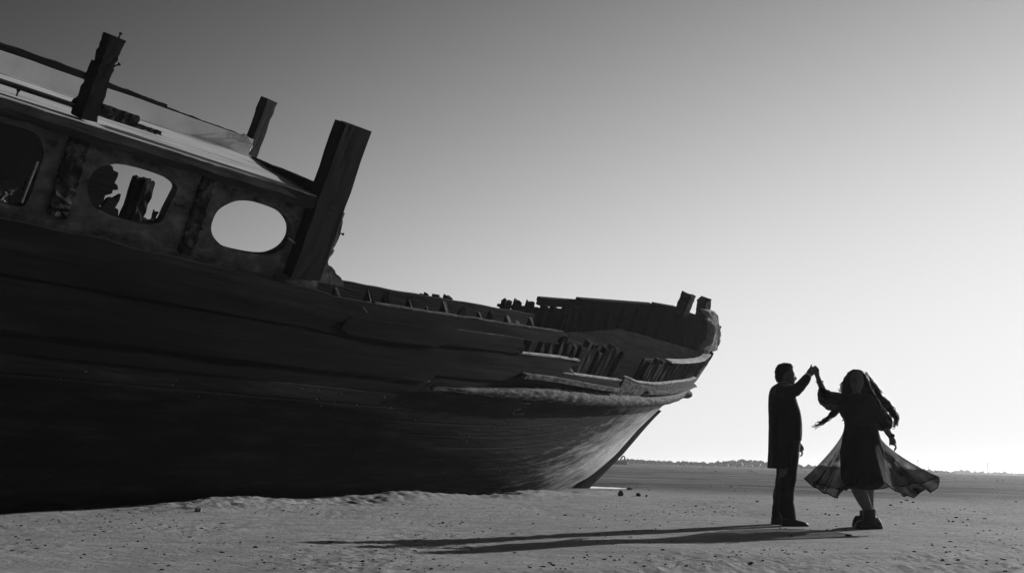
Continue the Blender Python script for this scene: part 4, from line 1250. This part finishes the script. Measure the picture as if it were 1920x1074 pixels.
lock([(1646, 745), (1657, 763), (1664, 778), (1671, 790), (1674, 800)], .022, .05, .014, ph=3.3)
lock([(1585, 755), (1574, 766), (1562, 776), (1553, 783), (1545, 790), (1536, 795), (1528, 799)], .04, .07, .012, ph=1.2)
lock([(1582, 757), (1570, 770), (1558, 780), (1548, 787), (1540, 791)], .024, .1, .014, ph=2.6)
mc = remeshed(bm, .006, 1); wrinkle(mc, .006, 26, 5)
hr_ = obj('hair', mc, M['hair'], woman, True)
# loose strands
for base_, k0 in (([(1648, 742), (1662, 756), (1674, 768), (1680, 782), (1678, 797)], 34), ([(1580, 760), (1566, 774), (1552, 783), (1540, 792), (1527, 800)], 14), ([(1655, 800), (1662, 812), (1668, 800), (1675, 803)], 2), ([(1590, 700), (1580, 720), (1576, 738)], 10), ([(1622, 700), (1636, 718), (1650, 738)], 30), ([(1586, 780), (1580, 788), (1584, 794)], 2)):
    for k in range(k0):
        pix = [(u + rng.uniform(-4, 4), v + rng.uniform(-3.5, 3.5)) for u, v in base_]
        c = curve_pts([P(u, v, .07 + rng.uniform(-.03, .03)) for u, v in pix], 22)
        ph = rng.uniform(0, 6)
        c = [p + Vector((.018 * math.sin(i * .8 + ph), 0, .018 * math.cos(i * .8 + ph))) * (i / 21) for i, p in enumerate(c)]
        bm = bmesh.new(); tube(bm, c, [.0036] * 17 + [.0024] * 5, 4); bmobj('strand', bm, M['hair'], hr_)

# ------------------------------------------------------------------ stones and clods
def clod(name, u, v, w, h, mat, seed, d=None):
    p = on_ground(u, v); z = gz(p.x, p.y)
    p = on_ground(u, v, z); z = gz(p.x, p.y)
    k = p.y / FPX
    bm = bmesh.new()
    bmesh.ops.create_icosphere(bm, subdivisions=3, radius=1)
    for q in bm.verts:
        n = 1 + .35 * mnoise.noise(q.co * 1.6 + Vector((seed, 0, 0))) + .16 * mnoise.noise(q.co * 4 + Vector((0, seed, 0)))
        c = q.co * n
        q.co = Vector((c.x * w * k / 2, c.y * (d or w * .8) * k / 2, c.z * h * k * .55 + h * k * .35))
    o = bmobj(name, bm, M[mat], None)
    o.location = (p.x, p.y, z)
    o.rotation_euler = (0, 0, seed)
    return o
tag(clod('rock', 1164, 929, 11, 11, 'stone', 1.2), 'upright dark lump on the sand, nearest rock to the foot of the stem', 'rock')
tag(clod('rock', 1197, 929, 10, 7, 'stone', 2.2), 'round dark lump right of the upright one, in front of the puddle end', 'rock')
tag(clod('rock', 1180, 918, 10, 5, 'stone', 3.2), 'flat dark lump lying at the rim of the puddle', 'rock')
tag(clod('rock', 1212, 931, 5, 4, 'stone', 4.2), 'tiny dark stone rightmost of the lumps near the puddle', 'rock')
tag(clod('rock', 372, 957, 15, 9, 'palestone', 5.2), 'pale pointed clod at the edge of the hull shade on the left', 'rock')
tag(clod('rock', 956, 919, 16, 13, 'palestone', 6.2), 'pale lump heaped against the dark hull', 'rock')
tag(clod('rock', 1085, 914, 22, 10, 'palestone', 7.2), 'broken pale block lying beside the foot of the stem', 'rock')
tag(clod('rock', 1591, 1005, 14, 4, 'palestone', 8.2), 'small pale flat stone in the shadow below the dancing woman', 'rock')
pebs = [(1514, 955), (1555, 966), (1548, 964), (1571, 965), (1583, 953), (1700, 938), (1712, 942), (1690, 942), (1670, 947), (1793, 971), (1815, 976), (1846, 972), (1779, 978), (1787, 979), (1679, 983), (1713, 981), (1782, 1038), (1775, 1043), (1797, 1045), (1747, 1019), (1625, 1028), (1075, 1046), (1096, 1045), (1145, 1043), (1152, 1050), (965, 1035), (617, 1038), (590, 1065), (572, 1063), (797, 1072), (571, 1058), (705, 1035), (152, 1043), (158, 1038), (391, 1067), (372, 1057), (1484, 1005), (1305, 950), (1340, 960), (1420, 940), (772, 1054), (840, 1060), (1060, 965), (744, 964), (1000, 982), (260, 990), (40, 985), (1850, 1053), (1905, 940)]
for k, (u, v) in enumerate(pebs):
    tag(clod('clod', u, v, rng.uniform(3.2, 7), rng.uniform(1.4, 2.6), 'stone', 10 + k * 1.7), 'small dark crumb of dried mud lying loose on the open sand', 'clod', 'dark mud crumbs scattered over the sand')
# fine crumbs
bm = bmesh.new()
for k in range(4200):
    u = rng.uniform(-40, 1960); v = 905 + 170 * rng.random() ** 1.2
    p = on_ground(u, v)
    if p.y > 40: continue
    if u < 1100 and v < 945: continue
    if pn(np.array([p.x / 1.1]), np.array([p.y / 2.0]), 17)[0] < rng.uniform(-.35, .45): continue
    z = gz(p.x, p.y); s = .0018 / max(.12, rng.random()) ** .7 * (1 + p.y / 18)
    r = bmesh.ops.create_icosphere(bm, subdivisions=1, radius=1)
    sxx, syy = s * rng.uniform(.8, 2.0), s * rng.uniform(.6, 1.4); rz_ = rng.uniform(0, 3.1); cz_, sz_ = math.cos(rz_), math.sin(rz_)
    for q in r['verts']:
        a_, b_ = q.co.x * sxx * rng.uniform(.7, 1.3), q.co.y * syy
        q.co = Vector((p.x + a_ * cz_ - b_ * sz_, p.y + a_ * sz_ + b_ * cz_, z + q.co.z * s * .6 + s * .1))
gr = bmobj('gravel', bm, M['stone'])
tag(gr, 'fine dark crumbs and grit strewn across the sand', 'gravel', kind='stuff')

# litter on the far shore
k = 0
for (u, v) in ((1167, 878.5), (1278, 879), (1180, 872), (1200, 873), (1285, 875), (1342, 884), (1354, 899), (1410, 884), (1416, 885), (1423, 911), (1225, 915), (1510, 885), (1765, 895), (1790, 897), (1808, 899), (1830, 898), (1870, 901), (1900, 903), (1880, 902), (1345, 875), (1405, 883), (1320, 876)):
    p = on_ground(u, v)
    if p.y > 150: p = on_ground(u, v + 2.5)
    bm = bmesh.new(); bmesh.ops.create_icosphere(bm, subdivisions=2, radius=1)
    s = p.y / FPX * 1.7
    for q in bm.verts:
        n = 1 + .4 * mnoise.noise(q.co * 2 + Vector((k, 0, 0))); q.co = Vector((q.co.x * s * n * 1.2, q.co.y * s * n, q.co.z * s * n * .6 + s * .4))
    o = bmobj('litter', bm, M['litter']); o.location = (p.x, p.y, gz(p.x, p.y)); k += 1
    tag(o, 'white scrap of litter glinting on the far dark flats', 'litter', 'white scraps on the far flats')

# ------------------------------------------------------------------ far shore
def scrub(name, pts, dist, dens, label, hs=1.0):
    """thicket along a skyline given as photo pixels (u, top v), at a distance"""
    verts, faces = [], []
    us = [p[0] for p in pts]; vs_ = [p[1] for p in pts]
    n = int((us[-1] - us[0]) * dens)
    rs = np.random.RandomState(int(dist))
    for k in range(n):
        u = rs.uniform(us[0], us[-1]); vt = np.interp(u, us, vs_) + 3.0 * pn(np.array([u / 9.0]), np.array([dist]), 5)[0] + 1.5 * pn(np.array([u / 3.0]), np.array([dist]), 6)[0]
        dd = dist * rs.uniform(.97, 1.06)
        top = at(u, vt, dd); zg = gz(top.x, dd) - .1
        hgt = top.z - zg
        if hgt < .2: continue
        f = rs.uniform(0, 1) ** .8
        c = Vector((top.x, dd, zg + hgt * f))
        s = dist / FPX * rs.uniform(1.0, 2.4)
        nrm = Vector(rs.normal(size=3)).normalized(); a = nrm.orthogonal().normalized(); b = nrm.cross(a)
        i0 = len(verts)
        for (p_, q_) in ((-1, -.5), (0, -.8), (1, -.2), (.6, .8), (-.5, .7)): verts.append(c + a * p_ * s + b * q_ * s)
        faces.append((i0, i0 + 1, i0 + 2, i0 + 3, i0 + 4))
    me = bpy.data.meshes.new(name); me.from_pydata([tuple(v) for v in verts], [], faces)
    o = obj(name, me, M['scrub'])
    tag(o, label, 'scrub', kind='stuff')
scrub('scrub', [(1095, 862), (1165, 862), (1180, 861), (1230, 864), (1262, 866), (1300, 866), (1325, 868), (1345, 867), (1365, 864), (1390, 862), (1420, 864), (1445, 866), (1500, 873), (1540, 874), (1590, 876)], 330, 14, 'dark low scrub along the skyline behind the bow and the man')
scrub('scrub', [(1590, 878), (1640, 880), (1700, 879), (1750, 882), (1775, 884), (1800, 890)], 420, 12, 'low grey scrub on the skyline right of the dancing woman')
scrub('scrub', [(1785, 884), (1800, 882), (1815, 884), (1850, 887), (1880, 886), (1900, 889), (1980, 888)], 700, 12, 'faint hazy scrub farthest off at the right edge')
for (u, vt, vb, label) in ((1722, 861, 884, 'tall faint pole on the skyline right above the flared skirt'), (1742, 874, 885, 'short faint pole between the skirt and the tall right pole'), (1853, 867, 889, 'tall faint pole on the skyline near the right edge'), (1827, 879, 888, 'short faint pole left of the tall right-edge pole'), (1885, 882, 890, 'shortest faint pole, nearest the right edge')):
    D = 620
    a = at(u, vb + 3, D); b = at(u, vt, D)
    t = empty('utility_pole', (a.x, D, 0)); tag(t, label, 'pole', 'poles along the far shore')
    bm = bmesh.new(); tube(bm, [(0, 0, -.3), (0, 0, b.z)], [.22, .16], 8); bmobj('pole', bm, M['pole'], t)
    bm = bmesh.new(); beam(bm, (-.9, 0, b.z - .6), (.9, 0, b.z - .6), .14, .14, seg=2, jit=0, jag=0); bmobj('crossarm', bm, M['pole'], t)
# far hulk with a bent arm
D = 190
a = at(1158, 870, D)
t = empty('boat_hulk', (a.x, D, gz(a.x, D))); tag(t, 'small far-off hulk with a bent arm on the shore just right of the stem', 'boat')
kk = D / FPX
bm = bmesh.new()
secs = []
for f, h, w in ((-1, 1.0, .25), (-.6, .95, .8), (0, .75, 1.0), (.6, .7, .9), (1, .8, .3)):
    secs.append((Vector((f * 17 * kk, 0, h * 4.5 * kk)), Vector((0, w * 1.2, 0)), Vector((0, 0, h * 4.5 * kk))))
loft(bm, secs, 14, 2.5); bmobj('hull', bm, M['timber'], t)
bm = bmesh.new()
tube(bm, [Vector(((u - 1158) * kk, 0, (871 - v) * kk)) for u, v in ((1163, 862), (1166, 857), (1169, 855), (1171, 857), (1171.5, 870))], [.14] * 5, 8); bmobj('arm', bm, M['iron'], t)
bm = bmesh.new(); tube(bm, [Vector(((1152 - 1158) * kk, 0, 5 * kk)), Vector(((1152 - 1158) * kk, 0, 16 * kk))], [.1, .07], 8); bmobj('mast', bm, M['iron'], t)

# ------------------------------------------------------------------ hazy sea air
bm = bmesh.new()
bmesh.ops.create_cube(bm, size=1)
for v in bm.verts: v.co = Vector((v.co.x * 5600, v.co.y * 5600, -2.5 + (v.co.z + .5) * 14))
mt = bpy.data.materials.new('sea_haze'); mt.use_nodes = True
t_ = mt.node_tree; t_.nodes.clear()
pv = t_.nodes.new('ShaderNodeVolumePrincipled'); pv.inputs['Density'].default_value = .0005; pv.inputs['Color'].default_value = g3(.97); pv.inputs['Anisotropy'].default_value = .45
ou = t_.nodes.new('ShaderNodeOutputMaterial'); t_.links.new(pv.outputs[0], ou.inputs['Volume'])
hz = bmobj('haze', bm, mt)
tag(hz, 'thin pale haze lying over the shore', 'haze', kind='stuff')
